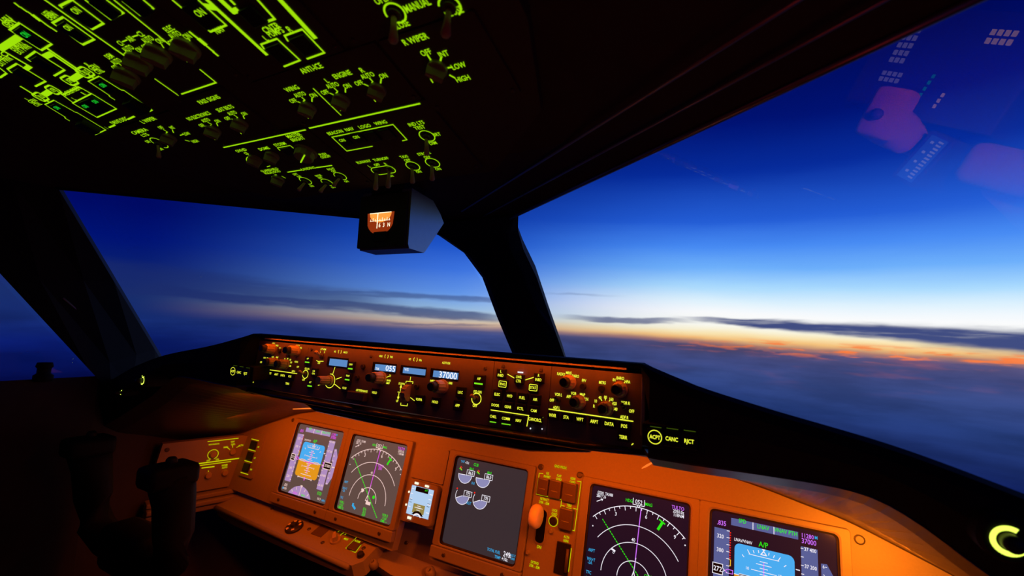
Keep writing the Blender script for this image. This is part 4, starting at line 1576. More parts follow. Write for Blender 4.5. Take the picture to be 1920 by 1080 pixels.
    w.ctext('1013', U(0.84, 0.955), 0.0052, 0.85)
    c.ctext('HPA', U(0.93, 0.960), 0.0052, 0.8)
    w.line(seq([(0.425, 0.86), (0.425, 0.998)]), lw)
    w.line(seq([(0.405, 0.855), (0.445, 0.855), (0.425, 0.88), (0.405, 0.855)]), lw)
    m.ctext('055H', U(0.33, 0.975), 0.0055, 0.85)
    g.ctext('MAG', U(0.51, 0.975), 0.0050, 0.85)
    for a in (-40, -20, 20, 40):
        w.line(seq([pol(0.425, cy, 0.285, a), pol(0.425, cy, 0.25, a)]), lw)
    return d


def draw_eicas():
    d = Disp()
    w, c, g, tape, red = d('symbol_white'), d('symbol_cyan'), d('symbol_green'), d('gauge_grey'), d('symbol_red')
    c.ctext('TAT', U(0.085, 0.045), 0.0046, 0.8)
    w.ctext('-15c', U(0.150, 0.047), 0.0050, 0.8)
    g.ctext('CLB', U(0.285, 0.050), 0.0056, 0.85)
    for k, (x, y, val) in enumerate(((0.155, 0.193, '86.0'), (0.415, 0.193, '86.0'), (0.168, 0.437, '772'), (0.425, 0.437, '770'))):
        r = 0.098
        a0 = 182 if k < 2 else 205
        sector = [U(x, y)] + [(U(x, y)[0] + r * W * math.cos(math.radians(a)), U(x, y)[1] + r * W * math.sin(math.radians(a))) for a in range(a0, 361, 8)]
        tape.poly(sector)
        w.arc(U(x, y), r * W, 150 if k > 1 else 178, 362, 0.0011, 24)
        w.line([U(x, y), (U(x, y)[0] + r * W * math.cos(math.radians(a0)), U(x, y)[1] + r * W * math.sin(math.radians(a0)))], 0.0012)
        w.line(seq([(x + 0.018, y + 0.005), (x + 0.018, y - 0.065), (x + 0.128, y - 0.065), (x + 0.128, y - 0.003), (x + 0.018, y - 0.003)]), 0.0010)
        w.ctext(val, U(x + 0.076, y - 0.034), 0.0062, 0.78)
        if k < 2:
            g.ctext('86.4', U(x + 0.075, y - 0.085), 0.0050, 0.8)
            red.line(seq([(x - 0.085, y - 0.085), (x - 0.065, y - 0.075)]), 0.0016)
            g.line(seq([(x - 0.10, y - 0.06), (x - 0.06, y - 0.045)]), 0.0014)
            d('symbol_amber').line(seq([(x - 0.095, y - 0.075), (x - 0.065, y - 0.05)]), 0.0012)
        else:
            red.disc(U(x - 0.092, y - 0.068), 0.0018, 8)
    c.ctext('N1', U(0.288, 0.268), 0.0052, 0.85)
    c.ctext('EGT', U(0.280, 0.500), 0.0052, 0.8)
    c.ctext('TOTAL FUEL', U(0.715, 0.925), 0.0050, 0.72)
    w.ctext('249', U(0.885, 0.920), 0.0088, 0.78)
    w.ctext('.0', U(0.927, 0.928), 0.0060, 0.78)
    c.ctext('KGS X', U(0.963, 0.912), 0.0040, 0.7)
    c.ctext('1000', U(0.965, 0.945), 0.0040, 0.8)
    c.ctext('TEMP', U(0.775, 0.975), 0.0048, 0.78)
    w.ctext('+10c', U(0.868, 0.973), 0.0060, 0.78)
    return d


NAMES = {'symbol_white': 'white_symbols', 'symbol_pale': 'white_symbols', 'symbol_green': 'green_symbols', 'symbol_magenta': 'magenta_symbols', 'symbol_violet': 'magenta_symbols',
         'symbol_cyan': 'cyan_symbols', 'symbol_red': 'red_symbols', 'symbol_amber': 'amber_symbols', 'sky_blue': 'sky_field', 'ground_amber': 'ground_field', 'tape_lilac': 'grey_tapes', 'tape_slate': 'grey_tapes', 'gauge_grey': 'gauge_fields', 'dark_hole': 'black_boxes'}
ORDER = ['gauge_grey', 'tape_lilac', 'tape_slate', 'sky_blue', 'ground_amber', 'dark_hole']


def display(key, label, scr, content):
    u = DU[key]
    t = Thing('display_unit', label, 'screen', 'MI', (u + W / 2, -H / 2))
    t.part('bezel', bezel_mesh())
    t.part('gasket', gasket_mesh())
    t.part('lower_ledge', ledge_mesh())
    g = t.flat()
    g.put([(u + a, b) for a, b in rrect(-0.0005, -H - 0.0005, W + 0.0005, 0.0005, 0.006, 4)], [tuple(range(20))])
    s = t.part('screen', g.mesh('screen', M[scr]), None, 0.0015)
    for mat, fl in sorted(content.l.items(), key=lambda kv: ORDER.index(kv[0]) if kv[0] in ORDER else 9):
        if not fl.f:
            continue
        z = 0.0003 if mat in ORDER[:5] else (0.0005 if mat == 'dark_hole' else 0.0007)
        link(NAMES[mat], fl.mesh(NAMES[mat], M[mat]), s, (0, 0, z))
    for x_ in (0.10, 0.90):
        t.part('screw', cached(('screw', 0.004), lambda: from_bm('screw', _lathe_bm([(0.004, 0), (0.004, 0.0012), (0.0028, 0.002)], 12), M['screw_steel'])), (u + x_ * W, -H - 0.019), 0.013)
    return t


display('PL', 'captain flight screen with blue and orange attitude square, leftmost of the screens', 'screen_washed', draw_pfd('L'))
display('NL', 'brownish map screen with white arcs left of the small standby screen', 'screen_washed', draw_nd('L'))
display('EI', 'grey engine screen with four round gauges beside the gear lever', 'screen_grey', draw_eicas())
display('NR', 'black map screen with white arcs right of the gear lever', 'screen_violet', draw_nd('R'))
display('PR', 'co-pilot flight screen with blue attitude field, rightmost of the screens', 'screen_violet', draw_pfd('R'))

# ---- small standby instrument
t = Thing('standby_display', 'small bright pale blue standby screen in a rounded bezel', 'screen', 'MI', (-0.148, -0.106))
cu, cv = t.org
bm = bmesh.new()
rows = []
outer = rrect(-0.1845, -0.147, -0.1085, -0.0655, 0.009, 4)
inn = rrect(-0.1775, -0.1325, -0.1180, -0.0755, 0.003, 4)
for pts, z in ((outer, 0.0), (outer, 0.012), ([(cu + (a - cu) * 0.97, cv + (b - cv) * 0.97) for a, b in outer], 0.0145), (inn, 0.0145), (inn, 0.010)):
    rows.append([bm.verts.new((a - cu, b - cv, z)) for a, b in pts])
for r0, r1 in zip(rows, rows[1:]):
    for i in range(20):
        j = (i + 1) % 20
        bm.faces.new((r0[i], r0[j], r1[j], r1[i]))
t.part('bezel', from_bm('bezel', bm, M['bezel_brown']))
g = t.flat()
g.rect(-0.178, -0.133, -0.1175, -0.075)
s = t.part('screen', g.mesh('screen', M['standby_pale']), None, 0.0105)
f = t.flat()
f.rect(-0.1655, -0.0855, -0.131, -0.0760)
f.poly([(-0.163, -0.131), (-0.132, -0.131), (-0.139, -0.1245), (-0.1475, -0.1225), (-0.156, -0.1245)])
link('black_boxes', f.mesh('black_boxes', M['dark_hole']), s, (0, 0, 0.0004))
f = t.flat()
f.rect(-0.163, -0.1275, -0.132, -0.1095)
link('ground_field', f.mesh('ground_field', M['standby_olive']), s, (0, 0, 0.0003))
f = t.flat()
for y in (-0.113, -0.117, -0.121):
    f.line([(-0.152, y), (-0.143, y)], 0.0009)
f.line([(-0.158, -0.1165), (-0.137, -0.1165)], 0.0012)
f.arc((-0.1475, -0.140), 0.0115, 35, 145, 0.0030, 14)
for y in (-0.082, -0.092, -0.102, -0.118):
    f.line([(-0.176, y), (-0.170, y)], 0.0012)
    f.line([(-0.126, y - 0.003), (-0.119, y - 0.003)], 0.0016)
link('white_symbols', f.mesh('white_symbols', M['symbol_white']), s, (0, 0, 0.0006))
f = t.flat()
f.ctext('ATT', (-0.137, -0.0795), 0.0035, 0.8)
link('green_symbols', f.mesh('green_symbols', M['symbol_green']), s, (0, 0, 0.0007))
f = t.flat()
for x_ in (-0.172, -0.124):
    f.line([(x_ - 0.003, -0.1035), (x_ + 0.003, -0.1035)], 0.0009)
    f.line([(x_ - 0.003, -0.1090), (x_ + 0.003, -0.1090)], 0.0009)
link('dark_marks', f.mesh('dark_marks', M['dark_hole']), s, (0, 0, 0.0007))
for c, w_, h_ in (((-0.1660, -0.0700), 0.010, 0.0045), ((-0.1375, -0.0708), 0.010, 0.0040), ((-0.1660, -0.1395), 0.010, 0.0050), ((-0.1815, -0.0905), 0.0035, 0.0040), ((-0.1818, -0.1165), 0.0035, 0.0040)):
    bm = bmesh.new()
    add_box(bm, -w_ / 2, w_ / 2, -h_ / 2, h_ / 2, 0, 0.002, 0.0006)
    t.part('key', from_bm('key', bm, M['compass_mark']), c, 0.0145)
knob(t, (-0.124, -0.1385), 0.0075, 0.010, 'round', 'knob_grey')
t.o.children[-1].location.z = 0.0145

# ---- landing gear panel
t = Thing('gear_panel', 'upright landing gear panel with lever slot and four guarded switches', 'switch panel', 'MI', (0.155, -0.09))
t.plate(rrect(0.1075, -0.2590, 0.2030, 0.0150, 0.002, 2), 0.01, 'panel_brown')
t.o.matrix_world = FM['MI'] @ Matrix.Translation((0.155, -0.09, 0.004))
f = t.flat()
LM = 'legend_mip'
f.ctext('GND PROX', (0.1558,0.0202), 0.0048, 0.72)
for s, c in (('G/S|INHIBIT', (0.1308,0.0009)), ('FLAP|OVRD', (0.1554,0.0008)), ('GEAR|OVRD', (0.1835,0.0009)), ('TERR|OVRD', (0.1823,-0.0468)), ('LOCK|OVRD', (0.1552,-0.0611)), ('ALTN|GEAR', (0.1840,-0.1002)), ('EXTEND|270K - .82M', (0.1290,-0.1562)), ('RETRACT|270K - .82M', (0.1316,-0.0464))):
    for i, l in enumerate(s.split('|')):
        f.ctext(l, (c[0], c[1] + (0.5 - i) * 0.0062), 0.0044, 0.66)
f.ctext('UP', (0.1342,-0.0631), 0.0050, 0.8)
f.ctext('DN', (0.1335,-0.1256), 0.0052, 0.8)
f.ctext('NORM', (0.1832,-0.1100), 0.0046, 0.75)
f.ctext('DOWN', (0.1827,-0.1549), 0.0050, 0.75)
f.ctext('ALTN FLAPS', (0.130, -0.222), 0.0044, 0.7)
f.line([(0.1212,0.0017), (0.1132,0.0010), (0.1134,-0.0373), (0.1661,-0.0367), (0.1657,-0.0837), (0.1980,-0.0835), (0.2000,0.0015), (0.1926,0.0011)], 0.0011)
f.line([(0.1669,-0.0465), (0.1731,-0.0467)], 0.0011)
f.line([(0.1911,-0.0468), (0.1988,-0.0471)], 0.0011)
f.line([(0.1716,-0.1432), (0.1719,-0.1528), (0.1954,-0.1506), (0.1958,-0.1134), (0.1729,-0.1143), (0.1725,-0.1190)], 0.0011)
c = (0.1549,-0.0766)
f.arc(c, 0.0090, 0, 360, 0.0011, 28)
t.print(f, LM)
t.part('lock_button', cached('lockb', lambda: from_bm('lock_button', _lathe_bm([(0.0068, 0), (0.0068, 0.004), (0.0058, 0.005)], 18), M['knob_dark'])), c)


def guard(c, w, h):
    bm = bmesh.new()
    add_box(bm, -w / 2, w / 2, -h / 2, h / 2, 0, 0.011, 0.0015)
    o = t.part('switch_guard', from_bm('switch_guard', bm, M['button_brown']), c)
    bm = bmesh.new()
    add_tube(bm, [(-w * 0.45, h * 0.46, 0.0115), (w * 0.45, h * 0.46, 0.0115)], [0.0014, 0.0014], 8)
    link('hinge', from_bm('hinge', bm, M['panel_brown'], True), o)
    bm = bmesh.new()
    add_tube(bm, [(-w * 0.28, -h * 0.12, 0.0112), (w * 0.28, -h * 0.12, 0.0112)], [0.0008, 0.0008], 6)
    link('lip', from_bm('lip', bm, M['panel_brown'], True), o)


guard((0.1277,-0.0213), 0.022, 0.030)
guard((0.1530,-0.0208), 0.024, 0.032)
guard((0.1821,-0.0208), 0.027, 0.034)
guard((0.1814,-0.0668), 0.026, 0.036)
bm = bmesh.new()
add_box(bm, -0.0135, 0.0135, -0.026, 0.026, 0, 0.003, 0.001)
o = t.part('gear_switch', from_bm('gear_switch', bm, M['button_black']), (0.1815,-0.1328))
bm = bmesh.new()
add_tube(bm, [(0.009, -0.020, 0.004), (0.010, 0.018, 0.006)], [0.003, 0.003], 8)
link('guard_rail', from_bm('guard_rail', bm, M['button_brown'], True), o)
# lever slot and wheel shaped handle
c0, c1 = (0.1321,-0.0714), (0.1319,-0.1123)
um = (c0[0] + c1[0]) / 2
bm = bmesh.new()
sl = rrect(-0.0085, -0.029, 0.0085, 0.033, 0.008, 5)
add_prism(bm, sl, 0.0002, 0.0008)
slot = t.part('lever_slot', from_bm('lever_slot', bm, M['dark_hole']), (um, (c0[1] + c1[1]) / 2))
bm = bmesh.new()
rows = []
for k, z in ((0.92, 0.0), (1.0, 0.0012), (0.86, 0.002)):
    rows.append([bm.verts.new((a * k * 1.25, b * k * 1.08, z)) for a, b in sl])
for r0, r1 in zip(rows, rows[1:]):
    for i in range(len(sl)):
        j = (i + 1) % len(sl)
        bm.faces.new((r0[i], r0[j], r1[j], r1[i]))
t.part('slot_rim', from_bm('slot_rim', bm, M['panel_brown']), (um, (c0[1] + c1[1]) / 2))
bm = bmesh.new()
add_tube(bm, [(0, 0, 0), (0, -0.001, 0.024)], [0.0045, 0.004], 10)
top = c0
lev = t.part('gear_lever', from_bm('gear_lever', bm, M['screw_steel'], True), (um, top[1]))
bm = bmesh.new()
add_lathe(bm, [(0.012, -0.0095), (0.0185, -0.0075), (0.0212, -0.003), (0.0212, 0.003), (0.0185, 0.0075), (0.012, 0.0095)], 24)
wheel = link('wheel_handle', from_bm('wheel_handle', bm, M['gear_knob'], True), lev, (0, 0.0, 0.032))
wheel.rotation_euler = (0, PI / 2, 0)
for c in ((0.1149,0.0130), (0.1959,0.0126)):
    screw(t, c, 0.0058)
for c in ((0.1541,-0.0942), (0.1133,-0.1396)):
    t.part('stud', cached('gstud', lambda: from_bm('stud', _lathe_bm([(0.0042, 0), (0.0042, 0.004), (0.0030, 0.006)], 14), M['panel_brown'])), c)

# ---- source select panel on the captain's side wall
t = Thing('source_select_panel', 'slanting orange side panel with two rows of selector knobs at the captain far side', 'control panel', 'SW', (-0.09, -0.03))
t.plate([(-0.1980,-0.0120), (-0.1090,-0.0932), (-0.0142,-0.0939), (0.0124,0.0374), (-0.0041,0.0426), (-0.1876,0.0432)], 0.02, 'panel_brown')
f = t.flat()
f.line([(-0.0879,0.0359), (-0.0140,0.0354)], 0.0017)
f.ctext('INSTR SOURCE SEL', ((-0.0725,0.0272)), 0.0034, 0.62)
f.line([(-0.1066,-0.0195), (-0.0081,-0.0208)], 0.0026)
f.line([(-0.0998,-0.0250), (-0.0273,-0.0265)], 0.0018)
f.line([(-0.0953,-0.0326), (-0.0668,-0.0334)], 0.0026)
for s, c in (('NAV', (-0.0272,0.0279)), ('DSPL', (-0.0255,0.0205)), ('INBD', (-0.0431,0.0150)), ('ALTN', (-0.0058,0.0147)), ('NORM', (-0.0416,-0.0339)), ('AUTO', (-0.0410,-0.0404)), ('OFF', (-0.0822,-0.0147)), ('ON', (-0.0613,-0.0151))):
    f.ctext(s, c, 0.0046, 0.72)
f.arc((-0.0726,-0.0001), 0.0125, -75, 250, 0.0014, 30)
for a, b in (((-0.0396,0.0137), (-0.0295,0.0040)), ((-0.0162,0.0105), (-0.0102,0.0134)), ((-0.0267,0.0188), (-0.0261,0.0118)), ((-0.0796,-0.0422), (-0.0785,-0.0475))):
    f.line([a, b], 0.0013)
t.print(f, LM)
for c in ((-0.0732,0.0000), (-0.0264,0.0005), (-0.0795,-0.0539), (-0.0401,-0.0536)):
    knob(t, c, 0.0088, 0.010, 'round', 'knob_grey')
screw(t, (-0.1774,0.0272), 0.0055)
# grooved trim under that panel
t2 = Thing('side_ledge', 'stepped brown ledge running below the slanting side panel', 'ledge', 'SW', (-0.08, -0.13))
for i, (dv, d, hh) in enumerate(((-0.104, 0.018, 0.006), (-0.118, 0.030, 0.006), (-0.134, 0.022, 0.006))):
    bm = bmesh.new()
    add_box(bm, -0.13, 0.075 - 0.012 * i, -hh, hh, -0.02, d, 0.003)
    t2.part('rib', from_bm('rib', bm, M['bezel_brown']), (-0.08, dv))

# ---- captain's lower panel (shelf)
t = Thing('lower_panel', 'sloping orange shelf panel under the captain screens with a framed square switch', 'control panel', 'SH', (-0.54, 0.0))
bm = bmesh.new()
pts = [(-0.80, 0.060), (-0.800, -0.030), (-0.72, -0.038), (-0.45, -0.046), (-0.268, -0.048), (-0.252, -0.030), (-0.252, 0.040), (-0.268, 0.060)]
add_prism(bm, [(a + 0.54, b) for a, b in pts], -0.035, 0.0)
t.part('face', from_bm('face', bm, M['panel_brown']))
bm = bmesh.new()
add_tube(bm, [(-0.25, -0.034, -0.004), (0.1, -0.046, -0.004), (0.265, -0.050, -0.004)], [0.006, 0.006, 0.006], 8)
t.part('front_lip', from_bm('front_lip', bm, M['bezel_brown'], True))
f = t.flat()
f.ctext('AUTO BRAKE', (-0.3727,0.0321), 0.0070, 0.7)
f.ctext('HDG REF', (-0.3144,0.0277), 0.0066, 0.7)
for s, c in (('DISARM', (-0.3684,0.0250)), ('1', (-0.3781,0.0171)), ('2', (-0.3630,0.0185)), ('3', (-0.3544,0.0166)), ('MAX', (-0.3405,0.0051))):
    f.ctext(s, c, 0.0055, 0.75)
f.line([(-0.3855,0.0223), (-0.3528,0.0228)], 0.0014)
f.line([(-0.3639,0.0148), (-0.3635,0.0083)], 0.0014)
f.line([(-0.3204,0.0179), (-0.3193,-0.0156), (-0.2876,-0.0176), (-0.2968,0.0232)], 0.0013, True)
t.print(f, LM)
bm = bmesh.new()
add_box(bm, -0.017, 0.017, -0.017, 0.017, 0, 0.0015, 0.0006)
t.part('dark_window', from_bm('dark_window', bm, M['button_brown']), (-0.4218,0.0042))
b = button(t, (-0.3038,-0.0006), 0.024, 0.034, None, d=0.005, mat='button_brown')
g = Flat()
g.ctext('NORM', (0.0, 0.006), 0.0052, 0.75)
link('legend', g.mesh('legend', M[LM]), b, (0, 0, 0.0053))
knob(t, (-0.3611,-0.0072), 0.0125, 0.016, 'bar', 'knob_grey', 0.8)
# round selector with pale segments
c = (-0.4976,-0.0125)
k = t.part('round_selector', cached('rsel', lambda: from_bm('round_selector', _lathe_bm([(0.021, 0), (0.021, 0.004), (0.018, 0.006), (0.008, 0.007), (0.006, 0.012)], 24), M['knob_dark'])), c, label='dark round selector ringed by pale segments')
for a in (20, 65, 115, 170, 230, 300):
    g = Flat()
    g.arc((0, 0), 0.0150, a, a + 26, 0.0058, 6)
    link('pale_segment', g.mesh('pale_segment', M['segment']), k, (0, 0, 0.0068))
for c in ((-0.6211,0.0154), (-0.4756,0.0186), (-0.4563,-0.0030), (-0.3862,-0.0228), (-0.2807,0.0236), (-0.2795,-0.0010)):
    screw(t, c, 0.0045)
knob(t, (-0.2695,-0.0199), 0.0085, 0.008, 'round', 'knob_dark')

# ---- forward edge of the aisle stand
t = Thing('aisle_stand', 'orange lit top edge of the aisle stand at the bottom below the engine screen', 'pedestal', 'PD', (0.0, 0.0))
bm = bmesh.new()
add_prism(bm, [(-0.262, 0.060), (-0.262, 0.022), (-0.20, 0.012), (-0.11, 0.008), (0.25, 0.008), (0.25, 0.060)], -0.03, 0.0)
add_box(bm, -0.235, 0.235, -0.20, 0.0, -0.09, -0.03, 0.004)
t.part('top_frame', from_bm('top_frame', bm, M['panel_brown']))
for c, r in (((-0.2482,0.0154), 0.010), ((-0.1102,0.0393), 0.011)):
    bm = bmesh.new()
    add_lathe(bm, [(r, 0), (r, 0.012), (r * 0.7, 0.016), (r * 0.45, 0.017), (r * 0.45, 0.010)], 16)
    t.part('latch', from_bm('latch', bm, M['bezel_brown'], True), c)

# ---- control yoke on the captain side, dark against the side panel
def yoke(at, label, mat):
    t = Thing('control_yoke', label, 'yoke', 'GS')
    t.o.matrix_world = Matrix.Translation(at)




    for s in (-1, 1):
        bm = bmesh.new()
        hx = s * 0.155
        add_tube(bm, [(s * 0.03, 0.04, 0.165), (s * 0.09, 0.035, 0.152), (hx - s * 0.012, 0.03, 0.175), (hx, 0.025, 0.23), (hx + s * 0.004, 0.018, 0.29), (hx + s * 0.006, 0.008, 0.335)],
                 [(0.032, 0.030), (0.030, 0.028), (0.030, 0.030), (0.027, 0.032), (0.026, 0.034), (0.028, 0.038)], 14)
        horn = t.part('grip', from_bm('grip', bm, M[mat], True), (0, 0))
        bm = bmesh.new()
        add_box(bm, hx - 0.026, hx + 0.032, -0.036, 0.044, 0.318, 0.356, 0.010)
        link('switch_head', from_bm('switch_head', bm, M[mat], True), horn)
        bm = bmesh.new()
        add_lathe(bm, [(0.009, 0.350), (0.009, 0.362), (0.006, 0.366)], 12, hx, 0.008)
        link('trim_switch', from_bm('trim_switch', bm, M['knob_dark'], True), horn)
    bm = bmesh.new()
    add_box(bm, -0.075, 0.075, 0.005, 0.075, 0.115, 0.20, 0.016)
    t.part('hub', from_bm('hub', bm, M[mat], True), (0, 0))
    bm = bmesh.new()
    add_tube(bm, [(0, 0.05, 0.15), (0, 0.10, -0.10), (0, 0.11, -0.40), (0, 0.11, -0.597)], [(0.05, 0.045), (0.045, 0.04), (0.045, 0.04), (0.07, 0.06)], 14)
    t.part('column', from_bm('column', bm, M[mat], True), (0, 0))
    return t


yoke((-0.575, 0.46, 0.580), 'dark control yoke on its column in front of the captain side panel', 'yoke_black')
yoke((0.49, 0.40, 0.55), 'co-pilot control yoke, only mirrored in the wide windshield pane', 'yoke_grey')

# ---- what the windshield mirrors from below the frame: a lit keypad and a small blue screen on the aisle side
t = Thing('control_keypad', 'lit keypad of pale and amber keys, seen only mirrored high in the windshield', 'keypad', 'GS')
t.o.matrix_world = Matrix.Translation((0.34, 0.30, 0.80))
bm = bmesh.new()
add_box(bm, -0.13, 0.11, -0.07, 0.10, -0.80, 0.0, 0.004)
t.part('body', from_bm('body', bm, M['hood_black']), (0, 0))


def key(c, w_, h_, mat, name='key'):
    def fn():
        bm = bmesh.new()
        add_box(bm, -w_ / 2, w_ / 2, -h_ / 2, h_ / 2, 0, 0.002)
        return from_bm(name, bm, M[mat])
    t.part(name, cached(('key', w_, h_, mat), fn), (c[0], c[1]), 0.0)


for i in range(3):
    for j in range(5):
        key((-0.085 + i * 0.009, -0.035 + j * 0.012), 0.006, 0.008, 'key_pale')
for i in range(4):
    for j in range(2):
        key((-0.085 + i * 0.009, 0.035 + j * 0.010), 0.006, 0.007, 'key_pale')
        key((0.035 + i * 0.009, -0.040 + j * 0.012), 0.006, 0.008, 'key_amber')
for i in range(4):
    key((-0.008 - i * 0.001, 0.030 + i * 0.010), 0.004, 0.006, 'on_green', 'green_light')
for i in range(3):
    key((0.020 - i * 0.001, 0.055 + i * 0.009), 0.004, 0.006, 'key_amber')
t = Thing('blue_screen', 'small blue screen with rows of white text, mirrored low in the red reflection', 'screen', 'GS')
t.o.matrix_world = Matrix.Translation((0.385, 0.455, 0.80)) @ Matrix.Rotation(0.2, 4, 'Z')
bm = bmesh.new()
add_box(bm, -0.022, 0.022, -0.045, 0.045, -0.80, 0.0, 0.004)
t.part('body', from_bm('body', bm, M['hood_black']), (0, 0))
f = Flat()
f.rect(-0.014, -0.038, 0.014, 0.038)
s = t.part('screen', f.mesh('screen', M['window_blue']), (0, 0), 0.0008)
f = Flat()
for i in range(12):
    f.rect(0.002, -0.034 + i * 0.0058, 0.010, -0.031 + i * 0.0058)
    if i % 3 == 0:
        f.rect(-0.008, -0.030 + i * 0.0058, -0.003, -0.026 + i * 0.0058)
link('white_text', f.mesh('white_text', M['digit_white']), s, (0, 0, 0.0005))

# ---- magnetic compass hanging at the middle of the windshield head
t = Thing('standby_compass', 'dark standby compass with a small orange lit dial hanging between the windshields', 'compass', 'GS')
t.o.matrix_world = Matrix.Translation((0.006, 0.50, 1.34))
bm = bmesh.new()
x0, x1 = -0.046, 0.050
prof = [(0.0, -0.026), (0.003, -0.032), (0.036, -0.033), (0.040, -0.029), (0.080, 0.022), (0.070, 0.034), (0.050, 0.050), (0.0, 0.055)]
lo = [bm.verts.new((x0, y, z)) for y, z in prof]
hi = [bm.verts.new((x1, y, z)) for y, z in prof]
n = len(prof)
bm.faces.new(lo)
bm.faces.new(list(reversed(hi)))
for i in range(n):
    j = (i + 1) % n
    bm.faces.new((lo[j], lo[i], hi[i], hi[j]))
t.part('housing', from_bm('housing', bm, M['compass_grey']), (0, 0))
bm = bmesh.new()
add_box(bm, x0 - 0.0005, x1 - 0.004, -0.004, 0.001, -0.030, 0.050, 0.0015)
t.part('front_plate', from_bm('front_plate', bm, M['compass_black']), (0, 0))
# bowl window: a shallow lit drum seen through a bowed opening
bm = bmesh.new()
mo = Matrix.Rotation(PI / 2, 4, 'X')
R0 = 0.0215
ang = [200 + 140 * i / 14 for i in range(15)]
bowl = [(-R0, 0.013), ] + [(R0 * math.cos(math.radians(a)), 0.004 + R0 * 0.92 * math.sin(math.radians(a))) for a in ang] + [(R0, 0.013)]
vs = [(a, -0.0045, b + 0.006) for a, b in bowl]
dial = t.part('dial', mesh('dial', vs, [tuple(range(len(vs)))], M['compass_dim']), (-0.002, 0))
dial.scale = (1.22, 1.0, 1.15)
inner = [(a * 0.82, -0.0048, 0.0225 + (b - 0.0165) * 0.62) for a, b in [(p[0], p[1] + 0.006) for p in bowl]]
link('lit_band', mesh('lit_band', [(a, y, min(z, 0.0185)) for a, y, z in inner], [tuple(range(len(inner)))], M['compass_glow']), dial)
f = Flat()
for i in range(9):
    x_ = -0.015 + i * 0.00375
    f.line([(x_, 0.008), (x_, 0.0105 + (0.0015 if i % 2 else 0))], 0.0008)
f.line([(-0.016, 0.0085), (0.016, 0.0085)], 0.0006)
f.line([(-0.004, 0.0185), (-0.004, -0.001)], 0.0014)
f.ctext('6', (0.0, 0.0025), 0.0055, 0.8)
f.ctext('3', (0.0065, 0.0025), 0.0055, 0.8)
f.ctext('N', (0.0145, 0.0025), 0.0050, 0.8)
f.line([(-0.017, 0.0185), (0.017, 0.0185)], 0.0010)
mk = link('compass_card', f.mesh('compass_card', M['compass_mark']), dial, (0, -0.0052, 0))
mk.rotation_euler = (PI / 2, 0, 0)
bm = bmesh.new()
add_box(bm, -0.013, 0.013, -0.0065, 0.0, -0.022, -0.0065, 0.002)
t.part('corrector', from_bm('corrector', bm, M['compass_black']), (0, 0))
bm = bmesh.new()
add_box(bm, -0.03, 0.034, 0.0, 0.05, 0.045, 0.075, 0.002)
t.part('mount', from_bm('mount', bm, M['compass_black']), (0, 0))

# ---------------------------------------------------------------- overhead panel
t = Thing('overhead_panel', 'dark tray of the overhead panel that carries the glowing green modules', 'overhead panel', 'OV', (0, 0.1))
bm = bmesh.new()
add_prism(bm, [(a, b - 0.1) for a, b in ((-0.385, 0.95), (-0.385, -0.02), (-0.25, -0.105), (-0.22, -0.135), (0.20, -0.135), (0.30, -0.05), (0.33, 0.05), (0.33, 0.95))], -0.07, -0.003)
t.part('tray', from_bm('tray', bm, M['overhead_grey']))
GL = 'legend_green'


def module(name, label, u0, u1, v0, v1):
    t = Thing(name, label, 'overhead module', 'OV', ((u0 + u1) / 2, (v0 + v1) / 2))
    t.plate(rrect(u0, v0, u1, v1, 0.002, 2), 0.004, 'overhead_grey')
    for c in ((u0 + 0.006, v0 + 0.006), (u1 - 0.006, v0 + 0.006)):
        screw(t, c, 0.0024)
    return t


def circle3(a, b, c):
    ax, ay, bx, by, cx, cy = *a, *b, *c
    d = 2 * (ax * (by - cy) + bx * (cy - ay) + cx * (ay - by))
    ux = ((ax * ax + ay * ay) * (by - cy) + (bx * bx + by * by) * (cy - ay) + (cx * cx + cy * cy) * (ay - by)) / d
    uy = ((ax * ax + ay * ay) * (cx - bx) + (bx * bx + by * by) * (ax - cx) + (cx * cx + cy * cy) * (bx - ax)) / d
    return (ux, uy), math.hypot(ax - ux, ay - uy)


def ring(f, a, b, c, w=0.0013):
    """arc from a through b to c; returns its centre and radius"""
    o, r = circle3(a, b, c)
    an = [math.degrees(math.atan2(p[1] - o[1], p[0] - o[0])) for p in (a, b, c)]
    a0, a1, a2 = an
    while a1 < a0:
        a1 += 360
    while a2 < a1:
        a2 += 360
    if a2 - a0 > 360:
        a1, a2 = an[1], an[2]
        while a1 > a0:
            a1 -= 360
        while a2 > a1:
            a2 -= 360
    f.arc(o, r, a0, a2, w, 28)
    return o, r


def oknob(t, f, a, b, c, fixed=None, w=0.0012, L=0.019, rz=0.5, k=0.93):
    ring(f, a, b, c, w)
    o = (b[0] + fixed, b[1] - 0.0006)
    knob(t, o, fixed * k, L, 'bar', 'knob_over', rz)
    return o, fixed


def switchlight(t, c, w, h, on=None, mat='on_green'):
    return button(t, c, w, h, None, d=0.003, mat='button_black', on=(on[0], on[1], on[2], mat) if on else None)


